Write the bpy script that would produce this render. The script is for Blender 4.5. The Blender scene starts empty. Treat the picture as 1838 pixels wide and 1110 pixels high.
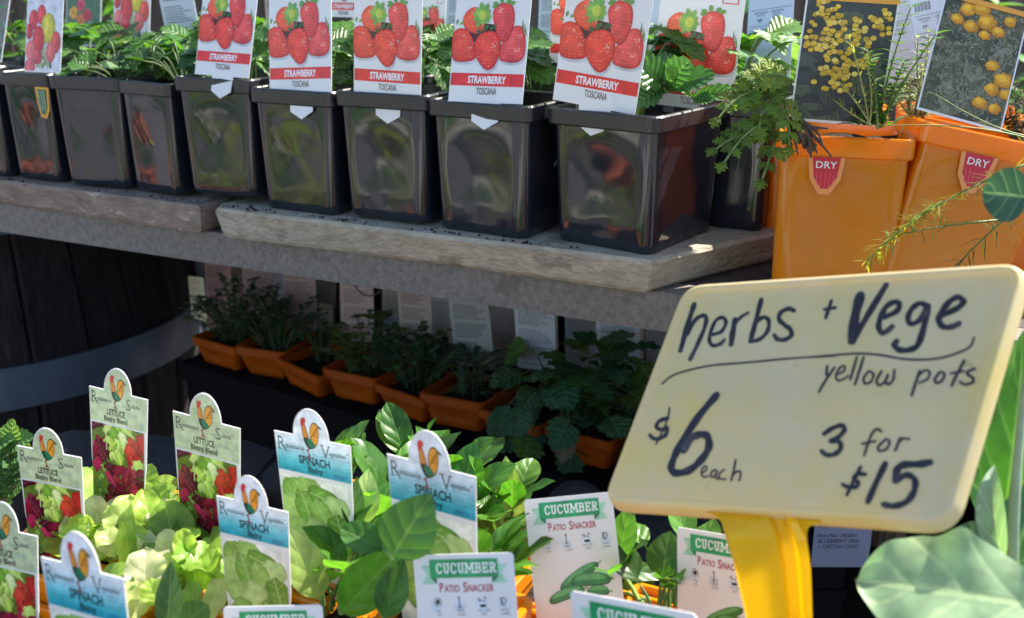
import bpy, math, random
import numpy as np
from mathutils import Vector, Matrix, noise as mnoise

# ------------------------------------------------------------------ camera, sky, sun, exposure
S = bpy.context.scene
COL = S.collection
R = math.radians
FPX, PCX, PCY, PITCH, CAMH = 1900.0, 919.0, 555.0, R(18.0), 1.0
cam_d = bpy.data.cameras.new('camera')
cam_d.sensor_width = 36.0
cam_d.lens = FPX * 36.0 / 1838.0
cam_d.clip_start = 0.02
cam_d.clip_end = 500
cam = bpy.data.objects.new('camera', cam_d)
COL.objects.link(cam)
cam.location = (0, 0, CAMH)
cam.rotation_euler = (R(90) - PITCH, 0, 0)
cam_d.dof.use_dof = True
cam_d.dof.focus_distance = 0.92
cam_d.dof.aperture_fstop = 8.0
S.camera = cam

SUN_AZ, SUN_EL = R(57), R(47)
world = bpy.data.worlds.new("World")
S.world = world
world.use_nodes = True
wn = world.node_tree
sky = wn.nodes.new('ShaderNodeTexSky')
sky.sky_type = 'NISHITA'
sky.sun_disc = False
sky.sun_elevation = SUN_EL
sky.sun_rotation = SUN_AZ
wn.nodes['Background'].inputs['Strength'].default_value = 0.108
wn.links.new(sky.outputs['Color'], wn.nodes['Background'].inputs['Color'])
sun_d = bpy.data.lights.new('sun', 'SUN')
sun_d.energy = 5.0
sun_d.angle = R(0.53)
sun_d.color = (1.0, 0.925, 0.80)
sun = bpy.data.objects.new('sun', sun_d)
COL.objects.link(sun)
SUNV = Vector((math.sin(SUN_AZ) * math.cos(SUN_EL), math.cos(SUN_AZ) * math.cos(SUN_EL), math.sin(SUN_EL)))
sun.rotation_euler = SUNV.to_track_quat('Z', 'Y').to_euler()
sun.location = (3, 1, 4)
S.view_settings.view_transform = 'Standard'
S.view_settings.look = 'None'
S.view_settings.gamma = 1
S.view_settings.exposure = 1.55

# ------------------------------------------------------------------ helpers
rnd = random.Random(7)
_c, _s = math.cos(PITCH), math.sin(PITCH)

def ray(x, y):
    a, b = (x - PCX) / FPX, (y - PCY) / FPX
    return Vector((a, _c - b * _s, -_s - b * _c))

def atY(x, y, Y):
    d = ray(x, y)
    return Vector((0, 0, CAMH)) + d * (Y / d.y)

def atZ(x, y, z):
    d = ray(x, y)
    return Vector((0, 0, CAMH)) + d * ((z - CAMH) / d.z)

def onplane(x, y, P, n):
    d = ray(x, y)
    o = Vector((0, 0, CAMH))
    return o + d * ((P - o).dot(n) / d.dot(n))

def c8(r, g, b):
    def f(v):
        v /= 255.0
        return v / 12.92 if v <= 0.04045 else ((v + 0.055) / 1.055) ** 2.4
    return (f(r), f(g), f(b))

class MB:
    def __init__(self):
        self.v, self.f, self.c, self.uv = [], [], [], {}
        self.smooth = []
    def add(self, vs, fs, col=(1, 1, 1), uv=None, smooth=False):
        o = len(self.v)
        self.v.extend([tuple(p) for p in vs])
        for f in fs:
            self.f.append(tuple(i + o for i in f))
            self.c.append(col)
            self.smooth.append(smooth)
        if uv:
            for i, q in enumerate(uv):
                self.uv[o + i] = q
        return o
    def build(self, name, material, parent=None, matrix=None):
        me = bpy.data.meshes.new(name)
        me.from_pydata(self.v, [], self.f)
        n = len(me.loops)
        ca = me.color_attributes.new('Col', 'FLOAT_COLOR', 'CORNER')
        arr = np.ones((n, 4), dtype=np.float32)
        k = 0
        li = []
        for f, c in zip(self.f, self.c):
            m = len(f)
            arr[k:k + m, :3] = c
            k += m
            li.extend(f)
        ca.data.foreach_set('color', arr.ravel())
        if self.uv:
            uvl = me.uv_layers.new(name='UVMap')
            ua = np.array([self.uv.get(i, (0.5, 0.5)) for i in li], dtype=np.float32)
            uvl.data.foreach_set('uv', ua.ravel())
        me.polygons.foreach_set('use_smooth', self.smooth)
        me.materials.append(material)
        me.update()
        o = bpy.data.objects.new(name, me)
        COL.objects.link(o)
        if parent is not None:
            o.parent = parent
        if matrix is not None:
            o.matrix_world = matrix
        return o

def tag(o, label=None, cat=None, group=None, kind=None):
    if label: o['label'] = label
    if cat: o['category'] = cat
    if group: o['group'] = group
    if kind: o['kind'] = kind
    return o

def thing(name, label, cat, loc=(0, 0, 0), group=None, mat=None):
    o = bpy.data.objects.new(name, None)
    o.empty_display_size = 0.02
    COL.objects.link(o)
    if mat is not None:
        o.matrix_world = mat
    else:
        o.location = loc
    return tag(o, label, cat, group)

def frame(O, ex, ey, ez):
    return Matrix(((ex.x, ey.x, ez.x, O.x), (ex.y, ey.y, ez.y, O.y), (ex.z, ey.z, ez.z, O.z), (0, 0, 0, 1)))

def box(mb, lo, hi, col=(1, 1, 1), M=None):
    x0, y0, z0 = lo; x1, y1, z1 = hi
    vs = [(x0, y0, z0), (x1, y0, z0), (x1, y1, z0), (x0, y1, z0), (x0, y0, z1), (x1, y0, z1), (x1, y1, z1), (x0, y1, z1)]
    if M is not None:
        vs = [M @ Vector(p) for p in vs]
    mb.add(vs, [(3, 2, 1, 0), (4, 5, 6, 7), (0, 1, 5, 4), (1, 2, 6, 5), (2, 3, 7, 6), (3, 0, 4, 7)], col)

def loft(mb, rings, col=(1, 1, 1), cap0=True, cap1=True, smooth=True):
    n = len(rings[0])
    vs = [p for r in rings for p in r]
    fs = []
    for k in range(len(rings) - 1):
        for i in range(n):
            j = (i + 1) % n
            fs.append((k * n + i, k * n + j, (k + 1) * n + j, (k + 1) * n + i))
    mb.add(vs, fs, col, smooth=smooth)
    if cap0: mb.add(rings[0], [tuple(range(n - 1, -1, -1))], col)
    if cap1: mb.add(rings[-1], [tuple(range(n))], col)

def tube(mb, pts, rad, n=5, col=(1, 1, 1), cap=True):
    pts = [Vector(p) for p in pts]
    if not isinstance(rad, (list, tuple)): rad = [rad] * len(pts)
    rings = []
    up = Vector((0.31, 0.2, 0.93))
    for i, p in enumerate(pts):
        d = (pts[min(i + 1, len(pts) - 1)] - pts[max(i - 1, 0)])
        if d.length < 1e-9: d = Vector((0, 0, 1))
        d.normalize()
        a = d.cross(up)
        if a.length < 1e-3: a = d.cross(Vector((1, 0, 0)))
        a.normalize()
        b = d.cross(a)
        rings.append([p + (a * math.cos(6.2832 * k / n) + b * math.sin(6.2832 * k / n)) * rad[i] for k in range(n)])
    loft(mb, rings, col, cap, cap)

def curve3(p0, p1, p2, n=6):
    p0, p1, p2 = Vector(p0), Vector(p1), Vector(p2)
    return [p0 * (1 - t) ** 2 + p1 * 2 * t * (1 - t) + p2 * t * t for t in [i / n for i in range(n + 1)]]

def rrect(hx, hy, r, n=4, z=0.0, cx=0.0, cy=0.0):
    out = []
    for sx, sy, a0 in ((1, 1, 0), (-1, 1, 90), (-1, -1, 180), (1, -1, 270)):
        for k in range(n + 1):
            a = R(a0 + 90 * k / n)
            out.append(Vector((cx + sx * (hx - r) + r * math.cos(a), cy + sy * (hy - r) + r * math.sin(a), z)))
    return out

# ------------------------------------------------------------------ materials
def new_mat(name):
    m = bpy.data.materials.new(name)
    m.use_nodes = True
    nt = m.node_tree
    return m, nt, nt.nodes['Principled BSDF'], nt.nodes['Material Output']

def N(nt, t, **kw):
    n = nt.nodes.new(t)
    for k, v in kw.items():
        if k.startswith('_'):
            setattr(n, k[1:], v)
        else:
            n.inputs[k].default_value = v
    return n

def mixrgb(nt, mode, fac, a, b):
    n = nt.nodes.new('ShaderNodeMix')
    n.data_type = 'RGBA'
    n.blend_type = mode
    L = nt.links
    for sock, v in ((n.inputs[0], fac), (n.inputs[6], a), (n.inputs[7], b)):
        if hasattr(v, 'is_output') or isinstance(v, bpy.types.NodeSocket):
            L.new(v, sock)
        elif isinstance(v, (int, float)):
            sock.default_value = v
        else:
            sock.default_value = (*v, 1)
    return n.outputs[2]

def ramp(nt, src, p0, p1, c0=(0, 0, 0), c1=(1, 1, 1)):
    r = nt.nodes.new('ShaderNodeValToRGB')
    r.color_ramp.elements[0].position = p0
    r.color_ramp.elements[1].position = p1
    r.color_ramp.elements[0].color = (*c0, 1)
    r.color_ramp.elements[1].color = (*c1, 1)
    nt.links.new(src, r.inputs[0])
    return r.outputs[0]

def simple(name, base=None, rough=0.5, spec=0.5, var=(0, 0), bump=None, bump2=None, trans=0.0, tcol=None, dirt=None, rvar=None, coat=0, stretch=None):
    """base None -> colour attribute 'Col'; var=(scale, amount); bump=(scale, strength, distance); dirt=(scale, threshold, colour)"""
    m, nt, b, out = new_mat(name)
    L = nt.links
    tc = N(nt, 'ShaderNodeTexCoord')
    co = tc.outputs['Object']
    if stretch:
        mp = N(nt, 'ShaderNodeMapping')
        mp.inputs['Scale'].default_value = stretch
        L.new(co, mp.inputs['Vector'])
        co = mp.outputs['Vector']
    if base is None:
        at = N(nt, 'ShaderNodeAttribute', _attribute_name='Col')
        col = at.outputs['Color']
    else:
        rg = N(nt, 'ShaderNodeRGB')
        rg.outputs[0].default_value = (*base, 1)
        col = rg.outputs[0]
    if var[1]:
        nz = N(nt, 'ShaderNodeTexNoise', Scale=var[0], Detail=5.0, Roughness=0.6)
        L.new(co, nz.inputs['Vector'])
        f = ramp(nt, nz.outputs['Fac'], 0.3, 0.7, (1 - var[1],) * 3, (1 + var[1],) * 3)
        col = mixrgb(nt, 'MULTIPLY', 1.0, col, f)
    if dirt:
        for dsc, dth, dcol, *dw in (dirt if isinstance(dirt, list) else [dirt]):
            nz = N(nt, 'ShaderNodeTexNoise', Scale=dsc, Detail=4.0, Roughness=0.65)
            L.new(co, nz.inputs['Vector'])
            f = ramp(nt, nz.outputs['Fac'], dth, dth + (dw[0] if dw else 0.05))
            col = mixrgb(nt, 'MIX', f, col, dcol)
    L.new(col, b.inputs['Base Color'])
    b.inputs['Roughness'].default_value = rough
    b.inputs['Specular IOR Level'].default_value = spec
    if coat: b.inputs['Coat Weight'].default_value = coat
    if rvar:
        nz = N(nt, 'ShaderNodeTexNoise', Scale=rvar[0], Detail=4.0)
        L.new(co, nz.inputs['Vector'])
        mr = N(nt, 'ShaderNodeMapRange')
        mr.inputs['From Min'].default_value = 0.35; mr.inputs['From Max'].default_value = 0.7
        mr.inputs['To Min'].default_value = rough; mr.inputs['To Max'].default_value = rvar[1]
        L.new(nz.outputs['Fac'], mr.inputs['Value'])
        L.new(mr.outputs[0], b.inputs['Roughness'])
    prev = None
    for bp in (bump, bump2):
        if bp:
            nz = N(nt, 'ShaderNodeTexNoise', Scale=bp[0], Detail=4.0 if bp is bump else 1.0)
            L.new(co, nz.inputs['Vector'])
            bn = N(nt, 'ShaderNodeBump', Strength=bp[1], Distance=bp[2])
            L.new(nz.outputs['Fac'], bn.inputs['Height'])
            if prev: L.new(prev, bn.inputs['Normal'])
            prev = bn.outputs['Normal']
    if prev: L.new(prev, b.inputs['Normal'])
    if trans:
        t = N(nt, 'ShaderNodeBsdfTranslucent')
        if tcol: t.inputs['Color'].default_value = (*tcol, 1)
        else: L.new(col, t.inputs['Color'])
        mx = N(nt, 'ShaderNodeMixShader', Fac=trans)
        L.new(b.outputs[0], mx.inputs[1]); L.new(t.outputs[0], mx.inputs[2])
        L.new(mx.outputs[0], out.inputs['Surface'])
    return m

def leaf_mat(name, rough=0.42, spec=0.5, trans=0.35, vein=0.25, nvein=7.0, slant=1.6, bump=0.5, gain=(1.7, 1.75, 0.6), quilt=0.0):
    m, nt, b, out = new_mat(name)
    L = nt.links
    at = N(nt, 'ShaderNodeAttribute', _attribute_name='Col')
    uv = N(nt, 'ShaderNodeUVMap', _uv_map='UVMap')
    sp = N(nt, 'ShaderNodeSeparateXYZ')
    L.new(uv.outputs[0], sp.inputs[0])
    def math_(op, a, b_=None):
        n = N(nt, 'ShaderNodeMath', _operation=op)
        for i, v in enumerate((a, b_)):
            if v is None: continue
            if isinstance(v, (int, float)): n.inputs[i].default_value = v
            else: L.new(v, n.inputs[i])
        return n.outputs[0]
    sx = math_('SUBTRACT', sp.outputs[0], 0.5)
    ax = math_('MULTIPLY', math_('ABSOLUTE', sx), 2.0)
    q = math_('SUBTRACT', math_('MULTIPLY', sp.outputs[1], nvein), math_('MULTIPLY', ax, slant))
    fr = math_('ABSOLUTE', math_('SUBTRACT', math_('FRACT', q), 0.5))      # 0 at the vein, .5 between
    lat = N(nt, 'ShaderNodeMapRange', _clamp=True)
    lat.inputs['From Min'].default_value = 0.12; lat.inputs['From Max'].default_value = 0.0
    L.new(fr, lat.inputs['Value'])
    mid = N(nt, 'ShaderNodeMapRange', _clamp=True)
    mid.inputs['From Min'].default_value = 0.10; mid.inputs['From Max'].default_value = 0.02
    L.new(ax, mid.inputs['Value'])
    v = math_('MAXIMUM', math_('MULTIPLY', lat.outputs[0], 0.55), mid.outputs[0])
    nz = N(nt, 'ShaderNodeTexNoise', Scale=90.0, Detail=4.0)
    tc = N(nt, 'ShaderNodeTexCoord')
    L.new(tc.outputs['Object'], nz.inputs['Vector'])
    f = ramp(nt, nz.outputs['Fac'], 0.3, 0.7, (0.78,) * 3, (1.2,) * 3)
    col = mixrgb(nt, 'MULTIPLY', 1.0, at.outputs['Color'], f)
    lite = mixrgb(nt, 'MIX', 0.35, mixrgb(nt, 'MULTIPLY', 1.0, col, (1.9, 1.7, 1.6)), (0.5, 0.6, 0.3))
    col = mixrgb(nt, 'MIX', math_('MULTIPLY', v, vein), col, lite)
    L.new(col, b.inputs['Base Color'])
    b.inputs['Roughness'].default_value = rough
    b.inputs['Specular IOR Level'].default_value = spec
    h = math_('SUBTRACT', math_('MULTIPLY', math_('SINE', math_('MULTIPLY', fr, 3.1416)), 1.0), math_('MULTIPLY', mid.outputs[0], 0.6))
    n2 = N(nt, 'ShaderNodeTexNoise', Scale=160.0, Detail=2.0)
    L.new(tc.outputs['Object'], n2.inputs['Vector'])
    h = math_('ADD', h, math_('MULTIPLY', n2.outputs['Fac'], 0.5 + quilt))
    bn = N(nt, 'ShaderNodeBump', Strength=bump, Distance=0.0012)
    L.new(h, bn.inputs['Height'])
    L.new(bn.outputs['Normal'], b.inputs['Normal'])
    t = N(nt, 'ShaderNodeBsdfTranslucent')
    L.new(mixrgb(nt, 'MULTIPLY', 1.0, col, gain), t.inputs['Color'])
    L.new(bn.outputs['Normal'], t.inputs['Normal'])
    mx = N(nt, 'ShaderNodeMixShader', Fac=trans)
    L.new(b.outputs[0], mx.inputs[1]); L.new(t.outputs[0], mx.inputs[2])
    L.new(mx.outputs[0], out.inputs['Surface'])
    return m

M = {}
M['black_pot'] = simple('black_pot_plastic', (0.014, 0.018, 0.026), rough=0.055, spec=0.75, rvar=(9, 0.13), bump=(6, 0.07, 0.004),
                        dirt=[(85, 0.70, (0.055, 0.045, 0.038)), (24, 0.72, (0.03, 0.026, 0.024)), (160, 0.72, (0.12, 0.11, 0.10))])
M['black_rim'] = simple('black_rim_plastic', (0.020, 0.021, 0.025), rough=0.22, spec=0.6, rvar=(30, 0.5), bump=(60, 0.25, 0.001),
                        dirt=[(80, 0.66, (0.14, 0.12, 0.10)), (30, 0.66, (0.02, 0.018, 0.016))])
M['orange_pot'] = simple('orange_pot_plastic', (0.76, 0.265, 0.006), rough=0.09, spec=0.7, rvar=(9, 0.24), var=(5, 0.12), bump=(12, 0.22, 0.003),
                         trans=0.3, tcol=(0.9, 0.28, 0.01), dirt=[(60, 0.69, (0.42, 0.17, 0.02)), (150, 0.71, (0.10, 0.06, 0.03)), (8, 0.55, (0.66, 0.20, 0.006), 0.2)])
M['small_orange'] = simple('shaded_orange_plastic', (0.42, 0.088, 0.004), rough=0.3, spec=0.5, var=(9, 0.2), trans=0.25, tcol=(0.9, 0.2, 0.01))  # darker copy of the pot orange, with the under-table shade in its colour
M['soil'] = simple('potting_soil', (0.022, 0.015, 0.011), rough=0.95, spec=0.2, var=(120, 0.7), bump=(180, 1.0, 0.004))
M['print'] = simple('printed_plastic', None, rough=0.28, spec=0.5, var=(12, 0.02), bump2=(9, 0.05, 0.004))
M['photo'] = simple('printed_photo', None, rough=0.26, spec=0.5, var=(95, 0.26), bump2=(9, 0.05, 0.004))
M['card'] = simple('white_label_plastic', None, rough=0.25, spec=0.5, var=(14, 0.03), bump2=(8, 0.05, 0.004), trans=0.12)
M['matte_print'] = simple('shaded_label_back', None, rough=0.5, spec=0.3, var=(30, 0.08))
M['slab'] = simple('weathered_slab', (0.37, 0.325, 0.25), rough=0.85, spec=0.25, var=(40, 0.24), bump=(110, 0.8, 0.004), stretch=(1, 1, 2.2),
                   dirt=[(38, 0.62, (0.46, 0.415, 0.33)), (14, 0.58, (0.25, 0.21, 0.165)), (90, 0.68, (0.12, 0.10, 0.085)), (190, 0.66, (0.24, 0.21, 0.17))])
M['slab_brown'] = simple('weathered_brown_slab', (0.25, 0.195, 0.155), rough=0.85, spec=0.25, var=(40, 0.3), bump=(110, 0.8, 0.004), stretch=(1, 1, 2.2),
                         dirt=[(30, 0.60, (0.40, 0.33, 0.27)), (70, 0.68, (0.07, 0.05, 0.04))])
M['beam'] = simple('galvanised_beam', (0.165, 0.152, 0.135), rough=0.6, spec=0.4, var=(150, 0.30), bump=(160, 0.35, 0.001),
                   dirt=[(7, 0.58, (0.115, 0.10, 0.085)), (45, 0.62, (0.22, 0.205, 0.18)), (130, 0.64, (0.26, 0.25, 0.23))])
M['table_board'] = simple('dark_table_board', (0.06, 0.05, 0.043), rough=0.9, var=(30, 0.3), bump=(50, 0.5, 0.003), stretch=(1, 4, 1))
M['dark_wood'] = simple('aged_oak_stave', (0.020, 0.016, 0.018), rough=0.85, spec=0.25, var=(24, 0.55), bump=(60, 0.9, 0.004), stretch=(3.2, 3.2, 0.35),
                        dirt=[(18, 0.66, (0.05, 0.038, 0.034))])
M['hoop'] = simple('blue_grey_hoop_steel', (0.072, 0.098, 0.135), rough=0.5, spec=0.5, var=(12, 0.25), rvar=(20, 0.7))
M['stone'] = simple('dark_slate_block', (0.0095, 0.0105, 0.013), rough=0.75, spec=0.35, var=(14, 0.5), bump=(28, 0.9, 0.012), dirt=[(40, 0.69, (0.04, 0.037, 0.034))])
M['bark'] = simple('weathered_post_wood', (0.13, 0.098, 0.075), rough=0.9, spec=0.2, var=(30, 0.6), bump=(55, 1.0, 0.006), stretch=(3, 3, 0.25))
M['fence'] = simple('fence_board_wood', (0.10, 0.075, 0.06), rough=0.85, spec=0.2, var=(9, 0.35), bump=(30, 0.4, 0.004), stretch=(4, 4, 0.4))
M['low_bench'] = simple('shade_black_timber', (0.005, 0.005, 0.006), rough=0.85, spec=0.15, var=(20, 0.4), bump=(40, 0.5, 0.004))  # near black, so the deep shade under the table sits in the colour
M['planter'] = simple('glazed_planter', None, rough=0.45, spec=0.4, var=(8, .2))
M['shade_board'] = simple('brown_shade_board', (0.10, 0.065, 0.055), rough=0.85, spec=0.2, var=(9, 0.4), bump=(30, 0.4, 0.004), stretch=(1, 1, 5))
M['paving'] = None
M['straw_leaf'] = leaf_mat('strawberry_leaf', rough=0.40, trans=0.42, vein=0.30, nvein=6.5, slant=1.5, bump=0.75)
M['spinach_leaf'] = leaf_mat('spinach_leaf', rough=0.36, trans=0.46, vein=0.22, nvein=4.0, slant=1.2, bump=0.35)
M['lettuce_leaf'] = leaf_mat('lettuce_leaf', rough=0.42, trans=0.55, vein=0.35, nvein=4.0, slant=1.3, bump=0.3, gain=(1.55, 1.55, 1.0))
M['herb_leaf'] = leaf_mat('herb_leaf', rough=0.55, spec=0.3, trans=0.42, vein=0.35, nvein=6.0, slant=1.3, bump=0.9)
M['cabbage_leaf'] = leaf_mat('brassica_leaf', rough=0.56, trans=0.30, vein=0.85, nvein=3.6, slant=1.1, bump=0.35, gain=(1.3, 1.6, 0.6))
M['stem'] = simple('green_stem', None, rough=0.5, var=(60, 0.2), trans=0.2)
M['twig'] = simple('dry_twig', None, rough=0.8, var=(80, 0.3), bump=(150, 0.6, 0.002))
M['sign'] = simple('yellow_sign_plastic', (0.665, 0.585, 0.355), rough=0.24, spec=0.5, var=(10, 0.07), bump2=(7, 0.06, 0.004), trans=0.2, tcol=(0.95, 0.70, 0.18),
                   dirt=[(9, 0.42, (0.665, 0.555, 0.20), 0.24), (23, 0.52, (0.62, 0.55, 0.36), 0.25), (60, 0.68, (0.50, 0.43, 0.22))])
M['sign_stem'] = simple('amber_sign_stem', (0.88, 0.60, 0.02), rough=0.2, spec=0.5, var=(8, 0.06), trans=0.5, tcol=(1.0, 0.78, 0.05))
M['ink'] = simple('marker_ink', None, rough=0.4, spec=0.5, var=(160, 0.5), dirt=[(120, 0.66, (0.07, 0.05, 0.045))])

def paving_mat():
    m, nt, b, out = new_mat('brick_paving')
    L = nt.links
    tc = N(nt, 'ShaderNodeTexCoord')
    br = N(nt, 'ShaderNodeTexBrick', Scale=4.0)
    br.inputs['Color1'].default_value = (0.165, 0.155, 0.16, 1)
    br.inputs['Color2'].default_value = (0.225, 0.205, 0.205, 1)
    br.inputs['Mortar'].default_value = (0.13, 0.12, 0.115, 1)
    br.inputs['Mortar Size'].default_value = 0.012
    L.new(tc.outputs['Object'], br.inputs['Vector'])
    nz = N(nt, 'ShaderNodeTexNoise', Scale=6.0, Detail=6.0)
    L.new(tc.outputs['Object'], nz.inputs['Vector'])
    f = ramp(nt, nz.outputs['Fac'], 0.3, 0.7, (0.6,) * 3, (1.3,) * 3)
    L.new(mixrgb(nt, 'MULTIPLY', 1.0, br.outputs['Color'], f), b.inputs['Base Color'])
    b.inputs['Roughness'].default_value = 0.85
    return m
M['paving'] = paving_mat()

# ------------------------------------------------------------------ leaves
def p_ovate(t): return max(0.0, math.sin(math.pi * t ** 0.8)) ** 0.85
def p_round(t): return max(0.0, math.sin(math.pi * t ** 0.95)) ** 0.55
def p_obov(t): return max(0.06 * (1 - t), max(0.0, math.sin(math.pi * t ** 1.45)) ** 0.8)
def p_spoon(t):
    if t < 0.12: return 0.07
    q = (t - 0.12) / 0.88
    return max(0.07 * (1 - q), math.sin(math.pi * q ** 0.8) ** 0.75)
def p_blunt(t): return 0.12 + 0.88 * max(0.0, math.sin(math.pi * t ** 1.35)) ** 0.5 if t < 1 else 0.0
def p_cab(t): return p_round(t) * (1 + .05 * math.sin(17 * t + .6) + .03 * math.sin(31 * t))
def p_lance(t): return max(0.0, math.sin(math.pi * t ** 0.75)) ** 1.1
def p_wedge(t): return max(0.0, math.sin(math.pi * (0.08 + 0.92 * t) ** 1.25)) ** 0.7 if t < 1 else 0.0

def leaf(mb, P, d, nrm, L, W, prof=p_ovate, nu=9, nv=3, fold=0.25, bend=0.5, teeth=0.0, wav=0.0, wfreq=3.0, col=(0.06, 0.14, 0.03), twist=0.0, r=None, curl=0.0):
    """A single-sheet leaf from P along d, upper side towards nrm. L length, W half width."""
    r = r or rnd
    y = Vector(d).normalized()
    n = Vector(nrm); n = (n - y * n.dot(y))
    if n.length < 1e-4: n = y.orthogonal()
    n.normalize()
    x = y.cross(n)
    ph = r.uniform(0, 6.28)
    p = Vector(P)
    vs, uv = [], []
    for i in range(nu + 1):
        t = i / nu
        a = -bend * t
        dy = y * math.cos(a) + n * math.sin(a)
        dn = n * math.cos(a) - y * math.sin(a)
        if i: p = p + dy * (L / nu)
        tw = twist * t
        xx = x * math.cos(tw) + dn * math.sin(tw)
        nn = dn * math.cos(tw) - x * math.sin(tw)
        hw = W * prof(t)
        for j in range(-nv, nv + 1):
            s = j / nv
            w = hw * s
            off = Vector((0, 0, 0))
            if teeth and abs(j) == nv and 0 < i < nu:
                w *= 1 + teeth * (1 if i % 2 else -1)
                off = dy * (L / nu * 0.45 * (1 if i % 2 else 0))
            z = fold * abs(s) * hw - curl * s * s * hw
            if wav: z += wav * W * s * s * math.sin(wfreq * 6.2832 * t + ph + (1.7 if s > 0 else 0))
            vs.append(p + xx * w + nn * z + off)
            uv.append((0.5 + 0.5 * s, t))
    m = 2 * nv + 1
    fs = []
    for i in range(nu):
        for j in range(m - 1):
            a = i * m + j
            fs.append((a, a + 1, a + m + 1, a + m))
    mb.add(vs, fs, col, uv, True)

def vary(c, r, a=0.25):
    k = r.uniform(1 - a, 1 + a); h = r.uniform(-a, a) * 0.5
    return (c[0] * k * (1 + h), c[1] * k, c[2] * k * (1 - h))

def hero(mb, b, t, d0, d1, wpx, prof=p_ovate, col=(0.06, 0.15, 0.03), up=0.35, side=0.0, **kw):
    """leaf whose base and tip stand at two measured points of the place (pixel bearing, distance)."""
    A, B = atY(b[0], b[1], d0), atY(t[0], t[1], d1)
    d = B - A
    nr = (Vector((0, 0, CAMH)) - A).normalized() + Vector((side, 0, up))
    leaf(mb, A, d, nr, d.length * 1.02, wpx / FPX * (d0 + d1) / 2 * 0.5, prof, col=col, **kw)
    return A

def polar(az, el):
    return Vector((math.cos(az) * math.cos(el), math.sin(az) * math.cos(el), math.sin(el)))

# ------------------------------------------------------------------ lettering and printed art
_tc = {}
def text_geo(s, bold=0.0):
    key = (s, bold)
    if key not in _tc:
        cu = bpy.data.curves.new('lettering_curve', 'FONT')
        cu.body = s
        cu.resolution_u = 2
        cu.offset = bold
        ob = bpy.data.objects.new('lettering_curve', cu)
        COL.objects.link(ob)
        bpy.context.view_layer.update()
        me = bpy.data.meshes.new_from_object(ob.evaluated_get(bpy.context.evaluated_depsgraph_get()))
        vs = [(v.co.x, v.co.y) for v in me.vertices]
        fs = [tuple(p.vertices) for p in me.polygons]
        bpy.data.objects.remove(ob)
        bpy.data.curves.remove(cu)
        bpy.data.meshes.remove(me)
        xs = [v[0] for v in vs]; ys = [v[1] for v in vs]
        _tc[key] = (vs, fs, min(xs), max(xs), min(ys), max(ys))
    return _tc[key]

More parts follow.
